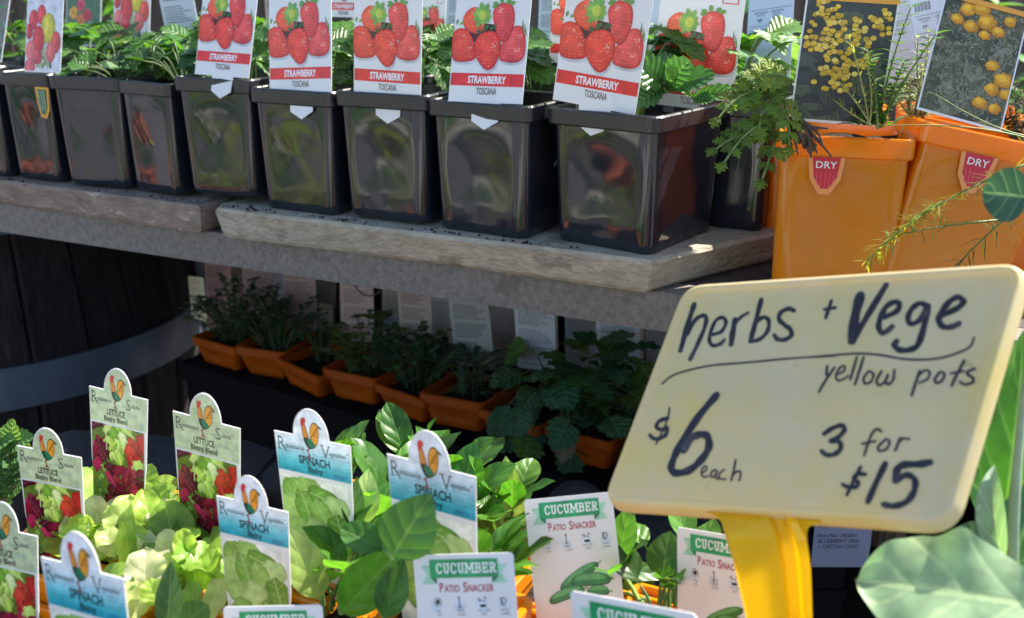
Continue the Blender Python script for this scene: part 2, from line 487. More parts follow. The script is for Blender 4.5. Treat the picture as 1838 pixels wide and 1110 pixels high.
class Print:
    """flat printing on a label; coordinates: x 0..1 across the width, y downwards in the same unit"""
    def __init__(self, w, h, dz=0.00010):
        self.w, self.h, self.dz, self.mb = w, h, dz, MB()
        self.k = 0
    def pt(self, x, y, lay): return ((x - 0.5) * self.w, self.h - y * self.w, 0.0002 + lay * self.dz)
    def poly(self, pts, col, lay=1):
        pts = list(pts)
        ar = sum(pts[i][0] * pts[(i + 1) % len(pts)][1] - pts[(i + 1) % len(pts)][0] * pts[i][1] for i in range(len(pts)))
        if ar > 0: pts = pts[::-1]
        self.mb.add([self.pt(x, y, lay) for x, y in pts], [tuple(range(len(pts)))], col)
    def rect(self, x0, y0, x1, y1, col, lay=1): self.poly([(x0, y0), (x1, y0), (x1, y1), (x0, y1)], col, lay)
    def ell(self, cx, cy, rx, ry, col, lay=1, rot=0.0, n=14, clip=None, rough=0.0, r=rnd):
        pts = []
        for k in range(n):
            a = 6.2832 * k / n
            q = 1 + r.uniform(-rough, rough)
            x, y = rx * math.cos(a) * q, ry * math.sin(a) * q
            X, Y = cx + x * math.cos(rot) - y * math.sin(rot), cy + x * math.sin(rot) + y * math.cos(rot)
            if clip: X = min(max(X, clip[0]), clip[2]); Y = min(max(Y, clip[1]), clip[3])
            pts.append((X, Y))
        self.poly(pts, col, lay)
    def leafpic(self, cx, cy, rx, ry, rot, col, lay, clip, r, rough=.08, rib=None, n=26, mul=(.42, .72, .95, 1.12, 1.3)):
        cl = lambda q: (min(max(q[0], clip[0]), clip[2]), min(max(q[1], clip[1]), clip[3]))
        ph = r.uniform(0, 6.28); fq = r.choice((5, 6, 7))
        base = []
        for k in range(n):
            a = 6.2832 * k / n
            q = (1 + rough * math.sin(fq * a + ph) + r.uniform(-rough, rough) * .5) * (1 - .18 * math.cos(a) ** 2 * (1 if math.cos(a) > 0 else -.4))
            x, y = rx * math.cos(a) * q, ry * math.sin(a) * q
            base.append((cx + x * math.cos(rot) - y * math.sin(rot), cy + x * math.sin(rot) + y * math.cos(rot)))
        for k, (sc, m) in enumerate(zip((1.0, .95, .86, .68, .42), mul)):
            P2 = [cl(q) for q in shrink(base, sc, -.012 * k * .5, -.018 * k * .5)]
            self.poly(P2, tuple(min(.9, v * m) for v in col), lay + .03 * k)
        if rib:
            l = rx * .85
            e = [cl((cx + t * l * math.cos(rot), cy + t * l * math.sin(rot) + .1 * ry * t * t)) for t in (-1, -.3, .4, 1)]
            self.line(e, .011, rib, lay + .16)
            for t in (-.6, -.15, .3, .65):
                for sg in (-1, 1):
                    x, y = cx + t * l * math.cos(rot), cy + t * l * math.sin(rot)
                    a = rot + sg * .9
                    self.line([cl((x, y)), cl((x + ry * .75 * math.cos(a), y + ry * .75 * math.sin(a)))], .005, rib, lay + .2)
    def line(self, pts, wd, col, lay=3):
        for (a, b) in zip(pts[:-1], pts[1:]):
            dx, dy = b[0] - a[0], b[1] - a[1]
            l = math.hypot(dx, dy) or 1e-6
            nx, ny = -dy / l * wd / 2, dx / l * wd / 2
            ex, ey = dx / l * wd * 0.2, dy / l * wd * 0.2
            self.poly([(a[0] + nx - ex, a[1] + ny - ey), (b[0] + nx + ex, b[1] + ny + ey), (b[0] - nx + ex, b[1] - ny + ey), (a[0] - nx - ex, a[1] - ny - ey)], col, lay)
            lay += 0.05
    def text(self, s, x0, y0, x1, y1, col, lay=4, bold=0.0, flip=False):
        vs, fs, a, b, c, d = text_geo(s, bold)
        out = []
        for X, Y in vs:
            u, v = (X - a) / (b - a), (Y - c) / (d - c)
            if flip: u, v = 1 - u, 1 - v
            out.append(self.pt(x0 + u * (x1 - x0), y1 - v * (y1 - y0), lay))
        self.mb.add(out, fs, col)
    def build(self, name, parent, mat=None):
        o = self.mb.build(name, mat or M['print'])
        o.parent = parent
        return o

WHITE = (0.80, 0.80, 0.80)

def card_outline(shape, h):
    """label outline in unit coordinates (x 0..1, y down)"""
    if shape == 'arch':
        p = [(0, 0.0)]
        for k in range(0, 15):
            a = math.pi * k / 14
            p.append((0.488 - 0.235 * math.cos(a), 0.0 - 0.385 * math.sin(a)))
        p += [(1, 0), (0.97, h * 0.55), (0.86, h), (0.14, h), (0.02, h * 0.55)]
        return p
    if shape == 'tongue':
        return [(0, 0), (1, 0), (1, h + 0.05), (0.71, h + 0.05), (0.70, h + 0.27), (0.52, h + 0.37), (0.34, h + 0.27), (0.33, h + 0.05), (0, h + 0.05)]
    c = 0.025
    return [(c, 0), (1 - c, 0), (1, c), (1, h), (0, h), (0, c)]

def card(parent, w, hunit, shape, col=WHITE, thick=0.0006, mat=None):
    h = hunit * w
    mb = MB()
    pts = [((x - 0.5) * w, h - y * w) for x, y in card_outline(shape, hunit)]
    n = len(pts)
    ar = sum(pts[i][0] * pts[(i + 1) % n][1] - pts[(i + 1) % n][0] * pts[i][1] for i in range(n))
    if ar < 0: pts = pts[::-1]
    e = 0.0004
    cx = sum(p[0] for p in pts) / n; cy = sum(p[1] for p in pts) / n
    mb.add([(x, y, 0) for x, y in pts], [tuple(range(n))], col)
    mb.add([(x, y, -thick) for x, y in pts], [tuple(range(n - 1, -1, -1))], col)
    for i in range(n):
        j = (i + 1) % n
        mb.add([(*pts[i], -thick), (*pts[j], -thick), (*pts[j], 0), (*pts[i], 0)], [(0, 1, 2, 3)], (0.85, 0.85, 0.85))
    o = mb.build('card', mat or M['card'], None)
    o.parent = parent
    return o

# strawberry picture digitised in unit coordinates of its label
def sm(pts):
    B0 = (20.0, 950.0); e = (815.0, 155.0); u = (140.0, -880.0)
    det = e[0] * u[1] - e[1] * u[0]
    out = []
    for X, Y in pts:
        X -= B0[0]; Y -= B0[1]
        out.append(((X * u[1] - Y * u[0]) / det, (e[0] * Y - e[1] * X) / det))
    return out
BER = {
 'B': ([(245,190),(250,130),(290,75),(360,40),(430,60),(470,130),(480,270),(440,320),(370,325),(310,290),(265,250)], c8(235,70,30)),
 'A': ([(130,265),(190,240),(245,250),(290,290),(330,360),(350,440),(352,520),(350,580),(300,595),(200,590),(130,570),(95,535),(105,430),(115,330)], c8(228,50,25)),
 'E': ([(770,360),(800,330),(860,335),(890,380),(905,480),(890,610),(860,680),(780,698),(690,675),(610,640),(640,480),(720,470)], c8(226,58,52)),
 'D': ([(580,180),(590,120),(640,75),(710,65),(780,95),(805,150),(805,250),(775,360),(730,440),(680,468),(640,440),(610,360),(590,270)], c8(226,52,48)),
 'C': ([(385,380),(440,340),(520,332),(590,350),(630,420),(635,520),(600,620),(550,700),(500,728),(450,710),(400,640),(360,560),(345,470)], c8(232,44,22)),
}
def inside(p, poly):
    c = False
    n = len(poly)
    for i in range(n):
        (x0, y0), (x1, y1) = poly[i], poly[(i + 1) % n]
        if (y0 > p[1]) != (y1 > p[1]) and p[0] < (x1 - x0) * (p[1] - y0) / (y1 - y0) + x0: c = not c
    return c
def shrink(poly, k, dx=0, dy=0):
    cx = sum(p[0] for p in poly) / len(poly); cy = sum(p[1] for p in poly) / len(poly)
    return [(cx + (x - cx) * k + dx, cy + (y - cy) * k + dy) for x, y in poly]
def smooth_poly(p, it=1):
    for _ in range(it):
        q = []
        for i in range(len(p)):
            a, b = p[i], p[(i + 1) % len(p)]
            q += [(a[0] * .75 + b[0] * .25, a[1] * .75 + b[1] * .25), (a[0] * .25 + b[0] * .75, a[1] * .25 + b[1] * .75)]
        p = q
    return p

def strawberry_art(root, w, hu):
    """hu: unit height of the label; picture is measured up from its bottom edge"""
    r = random.Random(3)
    P = Print(w, hu * w)
    T = lambda pts: [(x, hu - y) for x, y in sm(pts)]
    mul = lambda c, k: tuple(min(1, v * k) for v in c)
    # dark gaps, drop shadows, leaves
    P.poly(T([(240,250),(300,330),(360,420),(470,345),(600,350),(600,270),(480,230),(330,230)]), c8(70, 25, 18), 0.5)
    sh = c8(196, 198, 204)
    for k in 'ACE': P.poly(shrink(smooth_poly(T(BER[k][0])), 1.06, 0.012, 0.03), sh, 0.2 + 0.05 * 'ACE'.index(k))
    for X, Y, a, l in ((165,195,70,75),(200,200,35,60),(230,190,20,50),(150,225,150,60)):
        q = R(a); dx, dy = math.cos(q), -math.sin(q)
        P.poly(smooth_poly(T([(X, Y), (X + dx*l*.5 - dy*18, Y + dy*l*.5 + dx*18), (X + dx*l, Y + dy*l), (X + dx*l*.5 + dy*18, Y + dy*l*.5 - dx*18)])), c8(112,158,78), 0.8)
    lay = 1.0
    for k in 'BAEDC':
        pts, col = BER[k]
        q = shrink(smooth_poly(T(pts), 2), 1.055)
        P.poly(q, mul(col, 0.60), lay)
        for sk, (k0, kx, ky, m0) in enumerate(((.975, -.003, -.004, .78), (.93, -.006, -.010, .92), (.86, -.010, -.018, 1.0), (.70, -.018, -.034, 1.07), (.5, -.026, -.05, 1.12), (.3, -.032, -.062, 1.18))):
            cc = mul(col, m0)
            P.poly(shrink(q, k0, kx, ky), (cc[0], cc[1] * (1 + .12 * sk) + .004 * sk, cc[2] * (1 + .12 * sk) + .004 * sk), lay + 0.08 * (sk + 1))
        xs = [p[0] for p in q]; ys = [p[1] for p in q]
        inn = shrink(q, 0.9)
        gx = 0.034
        yy = min(ys); row = 0
        while yy < max(ys):
            xx = min(xs) + (row % 2) * gx / 2
            while xx < max(xs):
                p = (xx + r.uniform(-.006, .006), yy + r.uniform(-.006, .006))
                if inside(p, inn): P.ell(p[0], p[1], 0.0036, 0.0066, c8(244, 132, 88) if r.random() < .75 else c8(250, 205, 175), lay + 0.7, rot=r.uniform(-.4, .4), n=6)
                xx += gx
            yy += 0.038; row += 1
        # glints printed in the picture
        for _ in range(2):
            p = r.choice(q); p = shrink(q, 0.5)[q.index(p)]
            for a in range(6): P.ell(p[0] + r.uniform(-.03, .03), p[1] - .04 + r.uniform(-.03, .03), .012, .004, c8(250, 190, 170), lay + 0.8, rot=r.uniform(0, 3), n=6)
        lay += 1.2
        if k == 'B':
            for i, a in enumerate((95, 130, 165, 200, 235, 265, 300, 335, 20, 58)):
                X, Y = 470, 140; l = (150, 120, 125, 130, 160, 120, 120, 110, 100, 140)[i]; q = R(a); dx, dy = math.cos(q), -math.sin(q)
                P.poly(smooth_poly(T([(X, Y), (X + dx*l*.6 - dy*34, Y + dy*l*.6 + dx*34), (X + dx*l, Y + dy*l), (X + dx*l*.6 + dy*34, Y + dy*l*.6 - dx*34)])), c8(118 + 14*(i % 3), 172 + 8*(i % 3), 70), 5.6 + 0.08 * i)
            P.ell(*T([(470, 145)])[0], 0.055, 0.06, c8(190, 205, 70), 6.6)
    for X, Y, a, l in ((480,325,95,70),(440,330,140,70),(530,320,40,75),(560,300,20,60),(500,300,70,60)):
        q = R(a); dx, dy = math.cos(q), -math.sin(q)
        P.poly(smooth_poly(T([(X, Y+12), (X + dx*l*.5 - dy*24, Y + dy*l*.5 + dx*24), (X + dx*l, Y + dy*l), (X + dx*l*.5 + dy*24, Y + dy*l*.5 - dx*24)])), c8(66,96,44), 7.6)
    for X, Y, a, l in ((690,72,95,85),(660,75,150,90),(720,75,30,85),(640,85,170,70),(760,90,15,80)):
        q = R(a); dx, dy = math.cos(q), -math.sin(q)
        P.poly(smooth_poly(T([(X, Y), (X + dx*l*.5 - dy*28, Y + dy*l*.5 + dx*28), (X + dx*l, Y + dy*l), (X + dx*l*.5 + dy*28, Y + dy*l*.5 - dx*28)])), c8(104,158,70), 7.8)
    for X, Y in ((885,330),(905,350),(915,385),(890,300)):
        P.poly(T([(X-10, Y+60), (X-4, Y), (X+8, Y-40), (X+6, Y+60)]), c8(128,158,92), 0.9)
    # band
    P.rect(0.012, hu - 0.298, 0.988, hu - 0.148, c8(224, 44, 38), 1)
    P.build('picture', root, M['photo'])
    L = Print(w, hu * w)
    L.text('STRAWBERRY', 0.25, hu - 0.268, 0.76, hu - 0.176, (0.9, 0.9, 0.9), 2, bold=0.03)
    L.text('TOSCANA', 0.375, hu - 0.128, 0.645, hu - 0.045, c8(84, 66, 44), 1, bold=0.012)
    L.build('lettering', root)
    B = Print(w, hu * w)
    x0, x1, y0, y1, t = 0.74, 0.93, hu - 1.36, hu - 1.215, 0.012
    for a in ((x0, y0, x1, y0 + t), (x0, y1 - t, x1, y1), (x0, y0 + t, x0 + t, y1 - t), (x1 - t, y0 + t, x1, y1 - t)): B.rect(*a, c8(205, 70, 70), 1)
    B.build('emblem_frame', root)

ROO = dict(
 tail=[(0.50,0.06),(0.475,-0.05),(0.49,-0.16),(0.53,-0.225),(0.58,-0.22),(0.605,-0.17),(0.60,-0.08),(0.59,0.01),(0.56,0.09),(0.535,0.11)],
 neck=[(0.375,-0.16),(0.40,-0.20),(0.43,-0.17),(0.45,-0.08),(0.47,0.0),(0.43,0.03),(0.385,0.0),(0.38,-0.08)],
 body=[(0.385,0.0),(0.44,-0.005),(0.49,0.01),(0.53,0.06),(0.55,0.105),(0.49,0.15),(0.45,0.15),(0.41,0.09)],
 comb=[(0.37,-0.20),(0.375,-0.25),(0.39,-0.245),(0.395,-0.27),(0.415,-0.255),(0.43,-0.265),(0.435,-0.235),(0.445,-0.225),(0.42,-0.19),(0.405,-0.15),(0.385,-0.135),(0.372,-0.16)])
def rooster(P):
    P.poly(smooth_poly(ROO['tail']), c8(60, 45, 20), 2.0); P.poly(shrink(smooth_poly(ROO['tail']), 0.9), c8(236, 158, 48), 2.2)
    for i in range(4): P.line([(0.495 + 0.025 * i, -0.01 - .035 * i), (0.52 + 0.02 * i, -0.05 - .04 * i), (0.585, -0.04 - 0.045 * i)], 0.009, c8(120, 66, 22), 2.4 + .2 * i)
    P.poly([(0.595,-0.17),(0.645,-0.12),(0.62,-0.155),(0.65,-0.15),(0.60,-0.195)], c8(70, 80, 60), 2.3)
    P.poly(smooth_poly(ROO['neck']), c8(70, 45, 20), 2.5); P.poly(shrink(smooth_poly(ROO['neck']), 0.88), c8(222, 140, 56), 2.7)
    P.poly(smooth_poly(ROO['body']), c8(34, 52, 48), 2.9); P.poly(shrink(smooth_poly(ROO['body']), 0.72, 0.02, 0.0), c8(34, 138, 98), 3.1)
    for i in range(3): P.line([(0.44, 0.04 + .03 * i), (0.50, 0.05 + .03 * i), (0.53, 0.075 + .02 * i)], 0.008, c8(20, 80, 60), 3.3 + .2 * i)
    P.poly(ROO['comb'], c8(214, 62, 62), 3.2)
    P.ell(0.40, -0.20, 0.008, 0.008, c8(60, 20, 20), 3.4, n=8)
    for pts in ([(0.455, 0.14), (0.44, 0.18), (0.45, 0.215), (0.445, 0.255)], [(0.43, 0.258), (0.485, 0.268)], [(0.445, 0.25), (0.465, 0.235)], [(0.435, 0.16), (0.425, 0.18)]):
        P.line(pts, 0.014, c8(150, 72, 62), 3.6)
    P.line([(0.505, 0.205), (0.535, 0.212)], 0.008, c8(110, 120, 110), 3.6)

def arch_tag(root, w, hu, kind):
    r = random.Random(11 if kind == 'lettuce' else 12)
    P = Print(w, hu * w)
    salad = kind == 'lettuce'
    base = c8(196, 207, 164) if salad else c8(238, 241, 244)
    # header ground
    def hd(y0, y1, c, lay):
        P.poly([(0.012, y0), (0.988, y0), (0.988 - 0.02 * y1, y1), (0.012 + 0.01 * y1, y1)], c, lay)
    out = [(0.488 - 0.222 * math.cos(math.pi * k / 14), 0.012 - 0.375 * math.sin(math.pi * k / 14)) for k in range(15)]
    P.poly(out, base, 0.3)
    if salad:
        hd(0.012, 0.535, base, 0.5)
        for _ in range(7):
            P.ell(r.uniform(.55, .95), r.uniform(.1, .5), r.uniform(.03, .09), r.uniform(.02, .06), c8(176, 192, 160), 0.7, clip=(.02, .03, .955, .53), rough=.25, r=r)
    else:
        st = [c8(236,241,245), c8(226,238,243), c8(208,230,238), c8(184,221,232), c8(156,210,224), c8(128,204,214), c8(98,192,204), c8(74,180,194), c8(54,168,184), c8(40,158,176)]
        ys = [0.012 + 0.5 * i / len(st) for i in range(len(st) + 1)]
        for i, c in enumerate(st): hd(ys[i], ys[i + 1], c, 0.5)
        P.ell(0.83, 0.46, 0.09, 0.035, c8(40, 138, 170), 0.7, clip=(.72, .43, .94, .5))
        for k in range(6): P.rect(0.70 + .035 * k, 0.16, 0.705 + .035 * k, 0.34, c8(170, 208, 220), 0.7)
    # picture
    T = 0.565; cl = (0.035, T, 0.935, hu - 0.05)
    if salad:
        P.rect(cl[0], cl[1], cl[2], cl[3], c8(96, 120, 42), 0.4)
        cols_g = [c8(166,198,76), c8(190,216,110), c8(140,180,58), c8(214,230,160), c8(112,156,50)]
        cols_r = [c8(136,22,50), c8(172,36,80), c8(108,18,42), c8(150,40,56), c8(84,14,34)]
        lay = 0.6
        for i in range(95):
            x, y = r.uniform(cl[0], cl[2]), T + (hu - T) * (i + r.uniform(-14, 14)) / 95
            y = min(max(y, cl[1]), cl[3])
            v = (y - T) / (hu - T)
            red = (x < 0.30 and v < 0.38) or (x > 0.62 and 0.05 < v < 0.34) or (v > 0.36 and x > 0.25 and x + v > 0.75)
            fr_ = x < .3 and v >= .38
            if fr_: c = r.choice([c8(104,146,62), c8(78,128,66), c8(134,170,80), c8(62,98,50)])
            elif red: c = r.choice([c8(176,40,32), c8(150,26,24), c8(196,66,44)]) if x > .62 and v < .34 else r.choice(cols_r)
            else: c = r.choice(cols_g)
            sz = r.uniform(.025, .05) if fr_ else r.uniform(.07, .15)
            P.leafpic(x, y, sz * r.uniform(.9, 1.5), sz * r.uniform(.5, .85), r.gauss(-1.57, .7), c, lay, cl, r, rough=.16 if not fr_ else .3, rib=(tuple(min(.8, q * 1.5 + .05) for q in c) if not fr_ and i % 2 else None))
            lay += 0.02
        P.rect(0.285, T, 0.30, T + 0.42, c8(206, 220, 170), lay + .1)
    else:
        P.rect(cl[0], cl[1], cl[2], cl[3], c8(238, 238, 226), 0.4)
        lay = 0.6
        g = [c8(126,170,74), c8(148,188,92), c8(168,204,112), c8(110,154,64), c8(184,214,136)]
        L = [(.20,.80,.12,.22,.3),(.42,.70,.16,.12,-.5),(.16,1.06,.13,.26,.15),(.62,.82,.22,.10,.35),(.78,.92,.16,.11,.5),(.36,1.02,.10,.30,-.25),(.58,1.12,.10,.32,-.3),(.24,1.34,.16,.12,.4),(.80,1.24,.12,.26,-.2),(.46,1.42,.13,.32,.05),(.66,1.55,.12,.2,-.35),(.28,1.62,.15,.14,.3),(.82,1.6,.1,.2,.1),(.5,1.75,.2,.12,.1)]
        for i, (x, y, rx, ry, a) in enumerate(L):
            if y > hu - .12: continue
            c = g[i % 5]
            if rx > ry: P.leafpic(x, y, rx * 1.15, ry * 1.5, a, c, lay, cl, r, rough=.07, rib=c8(190, 210, 140), mul=(.6, .84, .95, 1.04, 1.12))
            else: P.leafpic(x, y, ry * 1.15, rx * 1.5, a - 1.5708, c, lay, cl, r, rough=.07, rib=c8(190, 210, 140), mul=(.6, .84, .95, 1.04, 1.12))
            lay += .3
    P.build('picture', root, M['photo'])
    E = Print(w, hu * w)
    rooster(E)
    E.build('rooster_emblem', root)
    L = Print(w, hu * w)
    dk = c8(52, 60, 56)
    L.text('R', 0.045, 0.055, 0.135, 0.225, dk, 1, bold=-0.012)
    L.line([(0.105, 0.16), (0.145, 0.25)], 0.014, dk, 1.3); L.line([(0.04, 0.058), (0.09, 0.058)], 0.01, dk, 1.3); L.line([(0.035, 0.226), (0.085, 0.226)], 0.012, dk, 1.3)
    L.text('enaissance', 0.14, 0.125, 0.385, 0.195, c8(60, 70, 70), 1, bold=0.01)
    L.line([(0.15, 0.225), (0.37, 0.225)], 0.005, c8(150, 160, 160), 1)
    if salad:
        L.text('S', 0.635, 0.07, 0.715, 0.25, dk, 1, bold=-0.01)
        L.text('alads', 0.725, 0.135, 0.865, 0.2, c8(60, 70, 70), 1, bold=0.01)
        L.line([(0.875, 0.13), (0.905, 0.13)], 0.012, c8(110, 120, 120), 1)
        L.text('LETTUCE', 0.305, 0.29, 0.615, 0.392, c8(22, 28, 20), 1, bold=0.028)
        L.text('Bistro Blend', 0.255, 0.412, 0.655, 0.502, c8(26, 32, 24), 1, bold=0.026)
    else:
        L.text('V', 0.615, 0.06, 0.725, 0.24, dk, 1, bold=-0.01)
        L.line([(0.60, 0.062), (0.65, 0.062)], 0.01, dk, 1.3); L.line([(0.70, 0.062), (0.74, 0.062)], 0.01, dk, 1.3)
        L.text('egetables', 0.715, 0.125, 0.935, 0.205, c8(50, 64, 70), 1, bold=0.01)
        L.line([(0.94, 0.115), (0.965, 0.115)], 0.012, c8(110, 120, 120), 1)
        L.line([(0.72, 0.225), (0.92, 0.225)], 0.005, c8(150, 165, 170), 1)
        L.text('SPINACH', 0.305, 0.255, 0.715, 0.375, c8(14, 50, 60), 1, bold=0.03)
        L.text('Baby', 0.42, 0.39, 0.62, 0.505, c8(12, 56, 70), 1, bold=0.026)
    L.build('lettering', root)

SLAB = dict(  # slab-serif capitals as strokes in a 1 x 1 cell
 C=[[(.92,.12),(.92,.3)],[(.9,.24),(.7,.06),(.45,.03),(.2,.15),(.08,.5),(.2,.85),(.45,.97),(.7,.94),(.92,.76)]],
 U=[[(0,.05),(.4,.05)],[(.6,.05),(1,.05)],[(.2,.05),(.2,.7),(.3,.9),(.5,.96),(.7,.9),(.8,.7),(.8,.05)]],
 M=[[(-.08,.05),(.26,.05)],[(.74,.05),(1.08,.05)],[(-.1,.95),(.3,.95)],[(.7,.95),(1.1,.95)],[(.1,.95),(.14,.05),(.5,.72),(.86,.05),(.9,.95)]],
 B=[[(0,.05),(.3,.05)],[(0,.95),(.3,.95)],[(.2,.05),(.2,.95)],[(.2,.05),(.62,.06),(.82,.16),(.82,.35),(.62,.47),(.2,.48)],[(.6,.47),(.86,.58),(.88,.8),(.66,.94),(.2,.95)]],
 E=[[(.0,.05),(.88,.05),(.88,.25)],[(0,.95),(.9,.95),(.9,.74)],[(.2,.05),(.2,.95)],[(.2,.5),(.62,.5)],[(.62,.38),(.62,.62)]],
 R=[[(0,.05),(.3,.05)],[(0,.95),(.4,.95)],[(.2,.05),(.2,.95)],[(.2,.05),(.65,.06),(.84,.18),(.84,.36),(.65,.5),(.2,.51)],[(.5,.51),(.84,.93),(1.04,.95)]])

def cucumber_tag(root, w, hu):
    r = random.Random(5)
    P = Print(w, hu * w)
    g, gd, gl = c8(30, 152, 92), c8(34, 112, 74), c8(158, 208, 176)
    tl = [(.075, .108), (.16, .108), (.16, .235), (.225, .29), (.075, .292), (.13, .2)]
    P.poly(tl, gl, 0.5); P.poly([(1 - x, y) for x, y in tl], gl, 0.5)
    P.poly([(.163, .235), (.225, .235), (.225, .288)], gd, 1); P.poly([(.837, .235), (.775, .235), (.775, .288)], gd, 1)
    P.rect(.16, .05, .84, .235, g, 1.5)
    bl = c8(208, 216, 226); dk = c8(48, 50, 54)
    for x in (.20, .43, .655, .875): P.ell(x, .52, .06, .055, bl, 0.4, n=16)
    P.ell(.215, .475, .022, .026, dk, 1)
    for k in range(8):
        a = k * math.pi / 4; P.line([(.215 + .03 * math.cos(a), .475 + .034 * math.sin(a)), (.215 + .042 * math.cos(a), .475 + .048 * math.sin(a))], .01, dk, 1)
    P.line([(.43, .435), (.435, .525)], .008, dk, 1); P.line([(.415, .43), (.445, .43)], .008, dk, 1); P.line([(.42, .528), (.452, .528)], .008, dk, 1)
    P.ell(.433, .515, .007, .012, dk, 1.4); P.ell(.432, .448, .006, .01, dk, 1.4)
    P.rect(.635, .505, .695, .535, dk, 1)
    for x in (.632, .685):
        for k in range(5): P.ell(x + r.uniform(-.014, .014), .455 + r.uniform(-.02, .02), .011, .005, dk, 1 + .05 * k, rot=r.uniform(0, 3), n=7)
    for k in range(3): P.line([(.838 + .011 * k, .44), (.845 + .009 * k, .485), (.858 + .005 * k, .525)], .005, dk, 1 + .2 * k)
    P.line([(.868, .442), (.89, .45), (.898, .475), (.885, .492), (.882, .528)], .008, dk, 1)
    if hu > 0.7:
        cs = [((.31, 1.04), (.76, .775), .062), ((.60, 1.085), (.85, 1.10), .055), ((.44, .955), (.88, .965), .075), ((.17, 1.16), (.575, 1.045), .062)]
        lay = 1
        for (a, b, wd) in cs:
            dx, dy = b[0] - a[0], b[1] - a[1]; L_ = math.hypot(dx, dy); an = math.atan2(dy, dx)
            for kk, (k, c, ox, oy) in enumerate(((1.0, c8(24, 72, 34), 0, .008), (.93, c8(44, 122, 56), 0, 0), (.45, c8(92, 162, 92), -.004, -.022))):
                q = []
                for i in range(24):
                    t = 6.2832 * i / 24
                    ct, st_ = math.cos(t), math.sin(t)
                    X = L_ / 2 * math.copysign(abs(ct) ** .7, ct) * (k if kk < 2 else .8); Y = wd * math.copysign(abs(st_) ** .8, st_) * k - .02 * math.cos(ct * 1.5)
                    q.append(((a[0] + b[0]) / 2 + ox + X * math.cos(an) - Y * math.sin(an), (a[1] + b[1]) / 2 + oy + X * math.sin(an) + Y * math.cos(an)))
                P.poly(q, c, lay + kk * .25)
            P.line([(b[0], b[1]), (b[0] + .03 * math.cos(an) + .005, b[1] + .03 * math.sin(an))], .018, c8(120, 150, 80), lay)
            lay += 1
    P.build('picture', root, M['photo'])
    L = Print(w, hu * w)
    x = .225
    for ch in 'CUCUMBER':
        cw = .085 if ch == 'M' else .058
        for st_ in SLAB[ch]: L.line([(x + px * cw, .088 + py * .10) for px, py in st_], .0145, (.86, .88, .84), 2)
        x += cw + .0145
    red = c8(176, 44, 66)
    L.text('P', .245, .283, .285, .378, red, 1, bold=.012); L.text('ATIO', .293, .305, .445, .378, red, 1, bold=.012)
    L.text('S', .48, .28, .525, .38, red, 1, bold=.012); L.text('NACKER', .532, .303, .785, .378, red, 1, bold=.012)
    for s, x0, x1, y in (('FULL', .195, .245, .55), ('SUN', .20, .24, .59), ('HEIGHT', .41, .475, .55), ('TO 100CM', .405, .485, .59), ('PLANT 30CM', .615, .725, .55), ('APART', .645, .70, .59), ('HARVEST', .84, .92, .55), ('5-7 WEEKS', .835, .925, .59)):
        L.text(s, x0, y, x1, y + .024, c8(86, 88, 94), 1)
    L.build('lettering', root)

